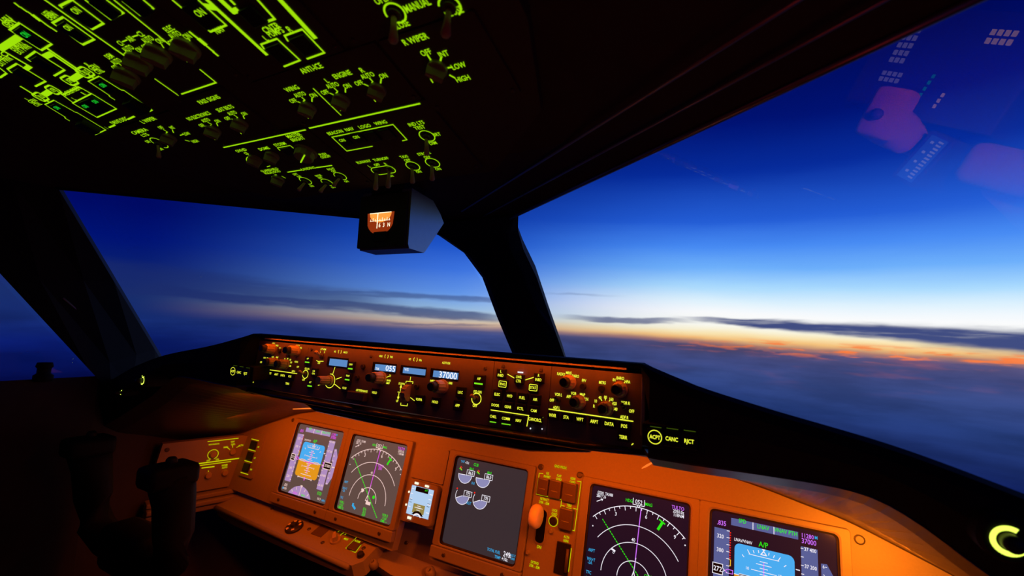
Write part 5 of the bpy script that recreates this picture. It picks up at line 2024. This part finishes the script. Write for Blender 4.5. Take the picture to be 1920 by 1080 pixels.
# --- electrical
t = module('electrical_module', 'electrical module with a diagram of boxes and green ON lights in the upper corner', -0.376, -0.1165, 0.0745, 0.36)
f = t.flat()
TH = 0.0021
for i, (a, b) in enumerate((((-0.1499,0.2233), (-0.1509,0.2199)), ((-0.1502,0.2186), (-0.1506,0.2143)), ((-0.1499,0.2132), (-0.1503,0.2095)), ((-0.1501,0.2041), (-0.1504,0.2001)), ((-0.1508,0.1993), (-0.1510,0.1954)), ((-0.1506,0.1947), (-0.1506,0.1907)))):
    f.line([a, b], 0.0022)
f.line([(-0.1500,0.2087), (-0.1508,0.2046)], 0.0048)
f.line([(-0.1399,0.1973), (-0.1160,0.1967), (-0.1171,0.1700), (-0.1425,0.1706)], TH, True)
f.text('CABIN', (-0.1376,0.1993), (-0.1197,0.1988), 0.0062)
f.text('UTIL', (-0.1366,0.2020), (-0.1227,0.2019), 0.0055)
f.line([(-0.1011,0.2045), (-0.0757,0.2034)], TH)
f.line([(-0.1011,0.2045), (-0.1021,0.1778), (-0.0783,0.1774), (-0.0774,0.2028)], TH)
f.line([(-0.1086,0.2134), (-0.1087,0.1372)], 0.0022)
f.line([(-0.2098,0.2106), (-0.1819,0.2106), (-0.1825,0.1838), (-0.2106,0.1836)], TH, True)
f.text('APU', (-0.2037,0.2152), (-0.1829,0.2141), 0.0062)
f.text('GEN', (-0.2078,0.2123), (-0.1848,0.2116), 0.0062)
f.line([(-0.2138,0.2022), (-0.2680,0.2025)], 0.0066)
f.line([(-0.2669,0.1990), (-0.2665,0.1768)], 0.0030)
f.line([(-0.1982,0.1825), (-0.2018,0.1512)], 0.0034)
f.line([(-0.2041,0.1759), (-0.2066,0.1509)], 0.0034)
f.line([(-0.2198,0.1774), (-0.2035,0.1768)], 0.0060)
f.line([(-0.2665,0.1768), (-0.2801,0.1761)], 0.0050)
f.line([(-0.2523,0.1805), (-0.2516,0.1847), (-0.2216,0.1854), (-0.2225,0.1584), (-0.2531,0.1578)], TH)
f.text('PRIMARY', (-0.2515,0.1954), (-0.2183,0.1947), 0.0056)
f.text('EXT PWR', (-0.2512,0.1900), (-0.2173,0.1893), 0.0056)
f.line([(-0.3122,0.1801), (-0.3088,0.1845), (-0.2792,0.1845), (-0.2812,0.1569), (-0.3126,0.1570)], TH)
f.text('SEC', (-0.2967,0.1947), (-0.2694,0.1938), 0.0056)
f.text('EXT PWR', (-0.3100,0.1895), (-0.2731,0.1889), 0.0056)
f.line([(-0.3379,0.1633), (-0.3402,0.1484)], 0.0030)
f.line([(-0.3464,0.1813), (-0.3222,0.1817), (-0.3182,0.1889)], TH)


def pill(f, c, s, w=0.030, h=0.0125):
    f.line(rrect(c[0] - w / 2, c[1] - h / 2, c[0] + w / 2, c[1] + h / 2, 0.004, 3), 0.0022, True)
    f.ctext(s, c, 0.0058, 0.75)


for c, s, k in (((-0.1986,0.1476), 'R MAIN', 0.022), ((-0.2417,0.1469), 'XFR', 0.020), ((-0.2932,0.1455), 'XFR', 0.018), ((-0.3356,0.1446), 'L MAIN', 0.020)):
    pill(f, c, s if len(s) < 4 else s[0] + ' BUS', k, 0.0125)
f.line([(-0.2359,0.1467), (-0.2122,0.1476)], 0.0066)
f.line([(-0.3219,0.1449), (-0.3038,0.1456)], 0.0066)
f.line([(-0.1981,0.1436), (-0.1984,0.1387)], 0.0028)
f.line([(-0.2483,0.1431), (-0.2467,0.1380)], 0.0020)
f.line([(-0.2899,0.1418), (-0.2910,0.1365)], 0.0020)
f.line([(-0.3380,0.1405), (-0.3364,0.1357)], 0.0028)
f.text('R', (-0.1795,0.1514), (-0.1751,0.1490), 0.0058)
f.text('GEN', (-0.1830,0.1459), (-0.1662,0.1452), 0.0058)
f.text('CTRL', (-0.1826,0.1410), (-0.1672,0.1389), 0.0058)
f.text('L', (-0.3688,0.1473), (-0.3650,0.1448), 0.0050)
f.text('GEN', (-0.3735,0.1417), (-0.3536,0.1417), 0.0050)
f.text('CTRL', (-0.3735,0.1372), (-0.3558,0.1348), 0.0050)
f.line([(-0.2196,0.1085), (-0.2196,0.1133), (-0.2169,0.1157), (-0.2147,0.1380), (-0.1863,0.1383), (-0.1854,0.1158), (-0.1821,0.1143), (-0.1856,0.0806), (-0.2044,0.0796)], 0.0014)
f.line([(-0.3614,0.1045), (-0.3607,0.1092), (-0.3568,0.1115), (-0.3524,0.1346), (-0.3224,0.1349), (-0.3221,0.1118), (-0.3201,0.1104), (-0.3234,0.0757), (-0.3612,0.0738)], 0.0014)
f.line([(-0.2993,0.1231), (-0.2404,0.1248), (-0.2407,0.0974), (-0.2995,0.0957)], 0.0016, True)
f.line([(-0.2962,0.1242), (-0.2922,0.1365), (-0.2428,0.1367), (-0.2413,0.1258)], 0.0018)
f.text('BACKUP', (-0.2928,0.1334), (-0.2607,0.1338), 0.0052)
f.text('GEN', (-0.2607,0.1338), (-0.2431,0.1337), 0.0052)
f.ctext('L', (-0.2839,0.1272), 0.0050, 0.9)
f.ctext('R', (-0.2534,0.1284), 0.0050, 0.9)
f.text('DRIVE DISC', (-0.2920,0.0781), (-0.2484,0.0793), 0.0056)
f.line([(-0.3089,0.0773), (-0.2913,0.0779)], 0.0022)
f.line([(-0.2509,0.0796), (-0.2319,0.0805)], 0.0022)
f.text('L', (-0.3159,0.0773), (-0.3146,0.0744), 0.0048)
t.print(f, GL)


def mid(*p):
    return (sum(q[0] for q in p) / len(p), sum(q[1] for q in p) / len(p))


c = mid((-0.1399,0.1973), (-0.1160,0.1967), (-0.1171,0.1700), (-0.1425,0.1706))
switchlight(t, c, 0.0195, 0.0215, ('ON', ((-0.1238,0.1891)[0] - c[0], (-0.1238,0.1891)[1] - c[1]), 0.0058), 'legend_green')
c = mid((-0.1011,0.2045), (-0.0757,0.2034), (-0.1021,0.1778), (-0.0783,0.1774))
switchlight(t, c, 0.0205, 0.0240, ('ON', ((-0.0851,0.1965)[0] - c[0], (-0.0851,0.1965)[1] - c[1]), 0.0062), 'legend_green')
c = mid((-0.2098,0.2106), (-0.1819,0.2106), (-0.1825,0.1838), (-0.2106,0.1836))
switchlight(t, c, 0.0195, 0.0230, ('ON', ((-0.1924,0.2019)[0] - c[0], (-0.1924,0.2019)[1] - c[1]), 0.0062), 'on_green')
c = mid((-0.2516,0.1847), (-0.2216,0.1854), (-0.2225,0.1584), (-0.2531,0.1578))
switchlight(t, c, 0.0195, 0.0210)
c = mid((-0.3088,0.1845), (-0.2792,0.1845), (-0.2812,0.1569), (-0.3126,0.1570))
switchlight(t, c, 0.0185, 0.0210)
for q, o in ((((-0.2147,0.1380), (-0.1863,0.1383), (-0.1842,0.1142), (-0.2149,0.1131)), (-0.1963,0.1295)), (((-0.3524,0.1346), (-0.3224,0.1349), (-0.3222,0.1114), (-0.3594,0.1097)), (-0.3344,0.1269))):
    c = mid(*q)
    switchlight(t, c, 0.0170, 0.0180, ('ON', (o[0] - c[0], o[1] - c[1]), 0.0054), 'on_green')
c = mid((-0.2993,0.1231), (-0.2404,0.1248), (-0.2407,0.0974), (-0.2995,0.0957))
b = switchlight(t, c, 0.0350, 0.0230, ('ON', ((-0.2503,0.1163)[0] - c[0], (-0.2503,0.1163)[1] - c[1]), 0.0052), 'on_green')
g = Flat()
o = (-0.2802,0.1156)
g.ctext('ON', (o[0] - c[0], o[1] - c[1]), 0.0052, 0.85)
link('indicator', g.mesh('indicator', M['on_green']), b, (0, 0, 0.0034))
# guarded drive disconnect switches
for c in ((-0.1935,0.0934), (-0.3360,0.0898)):
    bm = bmesh.new()
    add_box(bm, -0.010, 0.010, -0.011, 0.011, 0, 0.009, 0.001)
    t.part('switch_guard', from_bm('switch_guard', bm, M['button_black']), c)

# --- hydraulic
t = module('hydraulic_module', 'hydraulic module with a row of four large selector knobs', -0.1140, 0.0060, 0.0820, 0.36)
f = t.flat()
for a, b, c, rz in (((-0.1387,0.1355), (-0.1553,0.1284), (-0.1631,0.1170), 0.6), ((-0.0931,0.1423), (-0.1119,0.1360), (-0.1216,0.1231), 0.6), ((-0.0531,0.1425), (-0.0734,0.1355), (-0.0814,0.1226), 0.6), ((-0.0134,0.1358), (-0.0297,0.1299), (-0.0398,0.1164), 0.6)):
    oknob(t, f, a, b, c, 0.0135, 0.0014, 0.014, rz)
H_ = 0.0056
for s, c in (('OFF', (-0.0271,0.1384)), ('AUTO', (-0.0132,0.1434)), ('ON', (-0.0014,0.1380)), ('ELEC', (-0.0114,0.1498)), ('OFF', (-0.0656,0.1448)), ('AUTO', (-0.0520,0.1497)), ('ON', (-0.0398,0.1444)), ('C2', (-0.0520,0.1563)),
             ('AIR', (-0.0718,0.1565)), ('OFF', (-0.1049,0.1453)), ('AUTO', (-0.0913,0.1501)), ('ON', (-0.0790,0.1447)), ('C1', (-0.0918,0.1570)), ('DEM', (-0.1301,0.1513)), ('AUTO', (-0.1308,0.1442)), ('OFF', (-0.1438,0.1395)), ('ON', (-0.1179,0.1389))):
    f.ctext(s, c, H_, 0.78)
for a, b in (((-0.0145,0.1398), (-0.0142,0.1356)), ((-0.0257,0.1353), (-0.0237,0.1335)), ((-0.0029,0.1349), (-0.0065,0.1314)), ((-0.0531,0.1462), (-0.0527,0.1421)), ((-0.0641,0.1419), (-0.0633,0.1402)), ((-0.0426,0.1411), (-0.0457,0.1373)),
             ((-0.0925,0.1466), (-0.0923,0.1420)), ((-0.1035,0.1424), (-0.1027,0.1406)), ((-0.0813,0.1417), (-0.0843,0.1382)), ((-0.1312,0.1412), (-0.1321,0.1371)), ((-0.1422,0.1368), (-0.1414,0.1349)), ((-0.1212,0.1356), (-0.1240,0.1321)),
             ((-0.0660,0.1571), (-0.0568,0.1565)), ((-0.0863,0.1573), (-0.0777,0.1570))):
    f.line([a, b], 0.0012)
f.line([(-0.0313,0.1877), (-0.0345,0.1284)], 0.0018)
for a, b in (((0.0077,0.1400), (0.0078,0.1365)), ((0.0077,0.1360), (0.0084,0.1310)), ((0.0075,0.1249), (0.0076,0.1212)), ((0.0074,0.1199), (0.0076,0.1165)), ((0.0069,0.1153), (0.0070,0.1115))):
    f.line([a, b], 0.0026)
f.line([(0.0083,0.1305), (0.0082,0.1260)], 0.0052)
f.line([(-0.1124,0.1129), (-0.1128,0.0873), (-0.0372,0.0864), (-0.0360,0.1048)], 0.0017)
t.print(f, GL)
# primary pump push buttons at the top edge
f = t.flat()
for q in (((-0.0629,0.1980), (-0.0640,0.1776), (-0.0388,0.1770), (-0.0392,0.1902)), ((-0.0239,0.1837), (-0.0243,0.1695), (-0.0002,0.1693), (0.0001,0.1773))):
    f.line(q, 0.0020)
t.print(f, GL)
for q in (((-0.0612,0.1998), (-0.0640,0.1776), (-0.0388,0.1770), (-0.0385,0.1923)), ((-0.0217,0.1853), (-0.0243,0.1695), (-0.0002,0.1693), (-0.0001,0.1797))):
    switchlight(t, mid(*q), 0.0200, 0.0200)

# --- fuel
t = module('fuel_module', 'fuel module with thick green pipe lines and two centre pump boxes', 0.0080, 0.1500, 0.0745, 0.36)
f = t.flat()
f.line([(0.0300,0.1675), (0.0306,0.1333), (0.0557,0.1329), (0.0561,0.1589)], 0.0019)
f.line([(0.0649,0.1561), (0.0640,0.0963)], 0.0040)
f.line([(0.0576,0.1521), (0.0631,0.1495)], 0.0060)
f.text('NAV', (0.0358,0.1291), (0.0491,0.1288), 0.0056)
f.line([(0.0780,0.1518), (0.0779,0.1405), (0.0835,0.1403)], 0.0052)
f.line([(0.0873,0.1487), (0.0871,0.1451)], 0.0024)
f.line([(0.1135,0.1401), (0.1116,0.1220), (0.0871,0.1230)], 0.0022)
f.line([(0.1343,0.1333), (0.1330,0.0954)], 0.0048)
f.line([(0.0681,0.1017), (0.0701,0.1063), (0.0934,0.1059), (0.0940,0.0796), (0.0689,0.0788)], 0.0018)
f.line([(0.1023,0.1007), (0.1043,0.1059), (0.1285,0.1056), (0.1279,0.0789), (0.1034,0.0786)], 0.0018)
f.text('CNTR', (0.0877,0.1135), (0.1098,0.1130), 0.0062)
f.text('PUMPS', (0.0882,0.1092), (0.1088,0.1082), 0.0062)
f.ctext('L', (0.0821,0.1099), 0.0060, 0.9)
f.ctext('R', (0.1159,0.1095), 0.0062, 0.9)
t.print(f, GL)
c = mid((0.0300,0.1675), (0.0306,0.1333), (0.0557,0.1329), (0.0561,0.1589))
switchlight(t, c, 0.0240, 0.0250, ('ON', ((0.0468,0.1517)[0] - c[0], (0.0468,0.1517)[1] - c[1]), 0.0066), 'legend_green')
for q in (((0.0701,0.1063), (0.0934,0.1059), (0.0940,0.0796), (0.0689,0.0788)), ((0.1043,0.1059), (0.1285,0.1056), (0.1279,0.0789), (0.1034,0.0786))):
    switchlight(t, mid(*q), 0.0210, 0.0200)
switchlight(t, mid((0.0932,0.1381), (0.1116,0.1220), (0.0871,0.1230), (0.0832,0.1399)), 0.0200, 0.0180)

# --- cabin altitude
t = module('cabin_altitude_module', 'module with two OPEN and CLOSE toggle rings beside the word MANUAL', 0.1620, 0.3200, 0.0745, 0.30)
f = t.flat()
f.text('OPEN', (0.2165,0.1029), (0.2322,0.1011), 0.0060)
f.text('CLOSE', (0.2148,0.0778), (0.2322,0.0768), 0.0062)
f.text('MANUAL', (0.2370,0.0888), (0.2622,0.0867), 0.0066)
f.text('CLOSE', (0.2676,0.0741), (0.2845,0.0727), 0.0064)
o1, r1 = ring(f, (0.2173,0.0902), (0.2274,0.1000), (0.2194,0.0852), 0.0016)
o2, r2 = ring(f, (0.2691,0.0877), (0.2794,0.0895), (0.2845,0.0827), 0.0016)
f.arc(o2, r2, -70, 160, 0.0016, 24)
t.print(f, GL)
toggle(t, o1, 0.0058, 0.022, (0.0, -0.35))
toggle(t, o2, 0.0058, 0.022, (-0.1, -0.3))

# --- wipers
t = module('wiper_module', 'R WIPER module with one selector knob at the right end of the overhead panel', 0.1900, 0.2920, -0.0200, 0.0720)
f = t.flat()
f.text('R WIPER', (0.2135,0.0621), (0.2405,0.0602), 0.0062)
for s, c in (('OFF', (0.2277,0.0493)), ('INT', (0.2432,0.0430)), ('LOW', (0.2494,0.0272)), ('HIGH', (0.2448,0.0126))):
    f.ctext(s, c, 0.0058, 0.78)
for a, b in (((0.2275,0.0464), (0.2272,0.0407)), ((0.2387,0.0402), (0.2345,0.0359)), ((0.2382,0.0280), (0.2426,0.0276)), ((0.2348,0.0198), (0.2376,0.0157))):
    f.line([a, b], 0.0016)
oknob(t, f, (0.2272,0.0407), (0.2176,0.0316), (0.2123,0.0164), 0.0105, 0.0013, 0.013, 0.7)
t.print(f, GL)
t = module('wiper_module', 'L WIPER and CAMERA LTS module under the electrical diagram', -0.3030, -0.1640, -0.0250, 0.0720)
f = t.flat()
f.text('L WIPER', (-0.2357,0.0676), (-0.2011,0.0668), 0.0056)
f.text('CAMERA', (-0.2854,0.0561), (-0.2466,0.0557), 0.0056)
f.text('LTS', (-0.2753,0.0482), (-0.2587,0.0490), 0.0050)
for s, c in (('OFF', (-0.2174,0.0547)), ('INT', (-0.1981,0.0500)), ('LOW', (-0.1899,0.0354)), ('HIGH', (-0.1960,0.0206)), ('OFF', (-0.2827,0.0399)), ('ON', (-0.2822,0.0225))):
    f.ctext(s, c, 0.0050, 0.8)
for a, b in (((-0.2180,0.0512), (-0.2184,0.0455)), ((-0.2041,0.0466), (-0.2095,0.0422)), ((-0.2052,0.0355), (-0.1967,0.0358)), ((-0.2099,0.0262), (-0.2059,0.0229))):
    f.line([a, b], 0.0012)
oknob(t, f, (-0.2192,0.0454), (-0.2386,0.0379), (-0.2520,0.0224), 0.0098, 0.0011, 0.012, 0.6)
o1, r1 = ring(f, (-0.2762,0.0362), (-0.2556,0.0372), (-0.2712,0.0234), 0.0011)
f.arc(o1, r1, -100, 170, 0.0011, 26)
t.print(f, GL)
toggle(t, o1, 0.0044, 0.017, (-0.1, -0.5))

# --- passenger signs
t = module('passenger_sign_module', 'PASS SIGNS module with two selector knobs for electronics and seat belts', -0.1610, -0.0400, -0.0003, 0.0805)
f = t.flat()
f.text('PASS SIGNS', (-0.0985,0.0687), (-0.0578,0.0670), 0.0056)
f.text('NO ELECTRONICS', (-0.1521,0.0527), (-0.1033,0.0515), 0.0052)
f.text('SEAT BELTS', (-0.0883,0.0522), (-0.0566,0.0509), 0.0052)
for s, c in (('AUTO', (-0.1259,0.0465)), ('ON', (-0.1096,0.0408)), ('OFF', (-0.1440,0.0410)), ('AUTO', (-0.0710,0.0458)), ('ON', (-0.0549,0.0404)), ('OFF', (-0.0886,0.0405))):
    f.ctext(s, c, 0.0050, 0.78)
for a, b in (((-0.1269,0.0431), (-0.1259,0.0386)), ((-0.1384,0.0382), (-0.1356,0.0357)), ((-0.1152,0.0384), (-0.1193,0.0342)), ((-0.0721,0.0425), (-0.0716,0.0378)), ((-0.0832,0.0378), (-0.0803,0.0351)), ((-0.0602,0.0379), (-0.0639,0.0340))):
    f.line([a, b], 0.0012)
oknob(t, f, (-0.1284,0.0379), (-0.1446,0.0307), (-0.1580,0.0144), 0.0098, 0.0011, 0.012, 0.6)
oknob(t, f, (-0.0727,0.0376), (-0.0878,0.0302), (-0.1007,0.0133), 0.0098, 0.0011, 0.012, 0.6)
t.print(f, GL)

# --- anti-ice
t = module('anti_ice_module', 'ANTI-ICE module with three selector knobs for wing and engines', 0.0050, 0.1860, -0.0003, 0.0730)
f = t.flat()
f.text('ANTI-ICE', (0.0814,0.0655), (0.1120,0.0648), 0.0062)
f.text('WING', (0.0385,0.0501), (0.0591,0.0514), 0.0056)
f.text('ENGINE', (0.1121,0.0495), (0.1360,0.0492), 0.0058)
f.ctext('L', (0.1002,0.0507), 0.0056, 0.9)
f.ctext('R', (0.1498,0.0507), 0.0058, 0.9)
for s, c in (('AUTO', (0.0504,0.0442)), ('ON', (0.0657,0.0388)), ('OFF', (0.0333,0.0391)), ('AUTO', (0.1011,0.0439)), ('ON', (0.1170,0.0385)), ('OFF', (0.0840,0.0385)), ('AUTO', (0.1503,0.0435)), ('ON', (0.1667,0.0383)), ('OFF', (0.1336,0.0381))):
    f.ctext(s, c, 0.0054, 0.78)
for a, b in (((0.0492,0.0401), (0.0491,0.0361)), ((0.0379,0.0363), (0.0409,0.0332)), ((0.0611,0.0362), (0.0559,0.0320)), ((0.1000,0.0401), (0.1000,0.0354)), ((0.0888,0.0357), (0.0914,0.0324)), ((0.1124,0.0362), (0.1081,0.0320)),
             ((0.1501,0.0401), (0.1502,0.0354)), ((0.1381,0.0352), (0.1406,0.0321)), ((0.1621,0.0359), (0.1573,0.0314))):
    f.line([a, b], 0.0013)
f.line([(0.0749,0.0462), (0.0733,0.0051)], 0.0013)
for a, b, c in (((0.0491,0.0361), (0.0335,0.0267), (0.0261,0.0114)), ((0.0997,0.0351), (0.0853,0.0253), (0.0792,0.0108)), ((0.1496,0.0350), (0.1383,0.0260), (0.1322,0.0112))):
    oknob(t, f, a, b, c, 0.0098, 0.0012, 0.012, 0.65)
t.print(f, GL)

# --- cockpit lighting
t = module('cockpit_light_module', 'lighting module with the large MASTER BRIGHT knob and three LANDING toggles', -0.2150, 0.0060, -0.1230, -0.0012)
f = t.flat()
f.line([(-0.1626,-0.0008), (0.0030,-0.0035)], 0.0018)
f.text('MASTER', (-0.0369,-0.0111), (-0.0111,-0.0097), 0.0056)
f.text('BRIGHT', (-0.0369,-0.0184), (-0.0128,-0.0161), 0.0056)
f.text('STORM', (-0.0740,-0.0194), (-0.0517,-0.0187), 0.0050)
f.line([(-0.0756,-0.0266), (-0.0742,-0.0215), (-0.0492,-0.0222), (-0.0496,-0.0362)], 0.0012)
f.text('OVHD', (-0.1516,-0.0149), (-0.1291,-0.0146), 0.0050)
f.ctext('CB', (-0.1392,-0.0193), 0.0048, 0.8)
f.text('DOME', (-0.1080,-0.0207), (-0.0873,-0.0202), 0.0050)
f.text('PUSH', (-0.0226,-0.0511), (-0.0101,-0.0504), 0.0046)
f.text('ON/OFF', (-0.0256,-0.0563), (-0.0079,-0.0555), 0.0046)
f.line([(-0.1143,-0.0698), (-0.0830,-0.0703)], 0.0018)
f.line([(-0.0542,-0.0708), (-0.0244,-0.0718)], 0.0018)
f.text('LANDING', (-0.0836,-0.0723), (-0.0558,-0.0716), 0.0048)
f.text('GLARESHIELD', (-0.1607,-0.0613), (-0.1224,-0.0608), 0.0046)
f.text('PNL/FLOOD', (-0.1600,-0.0667), (-0.1250,-0.0669), 0.0046)
f.line([(-0.1391,-0.0224), (-0.1388,-0.0244)], 0.0010)
ring(f, (-0.1388,-0.0258), (-0.1605,-0.0364), (-0.1629,-0.0409), 0.0010)
ring(f, (-0.1413,-0.0712), (-0.1658,-0.0860), (-0.1667,-0.0898), 0.0010)
f.line([(-0.1373,-0.0517), (-0.1297,-0.0510)], 0.0012)
f.line([(-0.1356,-0.0761), (-0.1342,-0.0813)], 0.0010)
for s, c in (('LEFT', (-0.1060,-0.0766)), ('OFF', (-0.1051,-0.0828)), ('ON', (-0.1069,-0.1078)), ('NOSE', (-0.0691,-0.0876)), ('OFF', (-0.0713,-0.0928)), ('ON', (-0.0708,-0.1176)), ('RIGHT', (-0.0331,-0.0783)), ('OFF', (-0.0335,-0.0836)), ('ON', (-0.0341,-0.1090))):
    f.ctext(s, c, 0.0042, 0.8)
tg = []
for a, b, c in (((-0.1114,-0.0884), (-0.0982,-0.0882), (-0.1022,-0.1026)), ((-0.0757,-0.0983), (-0.0667,-0.0970), (-0.0662,-0.1125)), ((-0.0402,-0.0904), (-0.0279,-0.0888), (-0.0297,-0.1041))):
    o, r = circle3(a, b, c)
    o = (o[0], o[1])
    r = min(r, 0.0098)
    f.arc(o, r, -110, 170, 0.0010, 26)
    tg.append(o)
t.print(f, GL)
for o in tg:
    toggle(t, o, 0.0042, 0.016, (-0.2, 0.2))
for c, r in (((-0.1364,-0.0325), 0.0105), ((-0.0989,-0.0325), 0.0105), ((-0.1480,-0.0799), 0.0105)):
    knob(t, c, r * 0.9, 0.012, 'bar', 'knob_over', 0.5)
k = knob(t, (-0.0369,-0.0377), 0.0150, 0.012, 'round', 'knob_over', label='large master knob with a bright line across its face')
g = Flat()
g.line([(0.0105, 0.0060), (-0.0110, -0.0055)], 0.0017)
link('lit_line', g.mesh('lit_line', M[GL]), k, (0, 0, 0.0124))
switchlight(t, (-0.0629,-0.0307), 0.0170, 0.0150)

# --- outside lights
t = module('outside_light_module', 'outside light module with BEACON NAV LOGO WING box and TAXI and STROBE toggles', 0.0080, 0.1900, -0.1230, -0.0012)
f = t.flat()
f.line([(0.0117,-0.0024), (0.1801,-0.0043)], 0.0020)
for s, A, B in (('BEACON', (0.0275,-0.0204), (0.0528,-0.0190)), ('NAV', (0.0577,-0.0202), (0.0711,-0.0191)), ('LOGO', (0.0796,-0.0212), (0.0974,-0.0196)), ('WING', (0.1043,-0.0208), (0.1221,-0.0197))):
    f.text(s, A, B, 0.0050)
f.line([(0.0703,-0.0510), (0.0259,-0.0507), (0.0281,-0.0233), (0.1266,-0.0241), (0.1255,-0.0510), (0.1184,-0.0514)], 0.0013)
f.text('IND LTS', (0.1450,-0.0330), (0.1664,-0.0315), 0.0052)
f.text('TEST', (0.1482,-0.0398), (0.1629,-0.0384), 0.0052)
f.ctext('BRT', (0.1690,-0.0517), 0.0052, 0.8)
f.ctext('DIM', (0.1546,-0.0642), 0.0052, 0.8)
f.text('RUNWAY', (0.0200,-0.0786), (0.0447,-0.0768), 0.0050)
f.text('TURNOFF', (0.0493,-0.0784), (0.0748,-0.0781), 0.0050)
for s, c in (('L', (0.0328,-0.0856)), ('OFF', (0.0470,-0.0850)), ('R', (0.0613,-0.0858)), ('TAXI', (0.0984,-0.0785)), ('OFF', (0.0982,-0.0858)), ('ON', (0.0975,-0.1110)), ('STROBE', (0.1300,-0.0789)), ('OFF', (0.1298,-0.0859)), ('ON', (0.1290,-0.1113)), ('ON', (0.0485,-0.1113))):
    f.ctext(s, c, 0.0048, 0.8)
a, b, c, d = (0.0297,-0.0952), (0.0662,-0.0971), 0, 0
cc = (0.0471,-0.0976)
f.line(rrect(cc[0] - 0.0190, cc[1] - 0.0080, cc[0] + 0.0190, cc[1] + 0.0080, 0.0078, 5), 0.0011, True)
tg = []
for o in ((0.1552,-0.0513), (0.0975,-0.0983), (0.1296,-0.0981)):
    f.arc(o, 0.0092, 0, 360, 0.0011, 30)
    tg.append(o)
t.print(f, GL)
for o in tg:
    toggle(t, o, 0.0046, 0.018, (-0.05, -0.5))
for c in ((0.0370,-0.0967), (0.0603,-0.0959)):
    toggle(t, c, 0.0050, 0.022, (-0.1, -0.4))
for c, on in (((0.0411,-0.0325), True), ((0.0652,-0.0320), True), ((0.0864,-0.0350), False), ((0.1086,-0.0353), False)):
    button(t, c, 0.0160, 0.0170, None, d=0.003, on=('ON', (0, 0.0035), 0.0048, GL) if on else None)
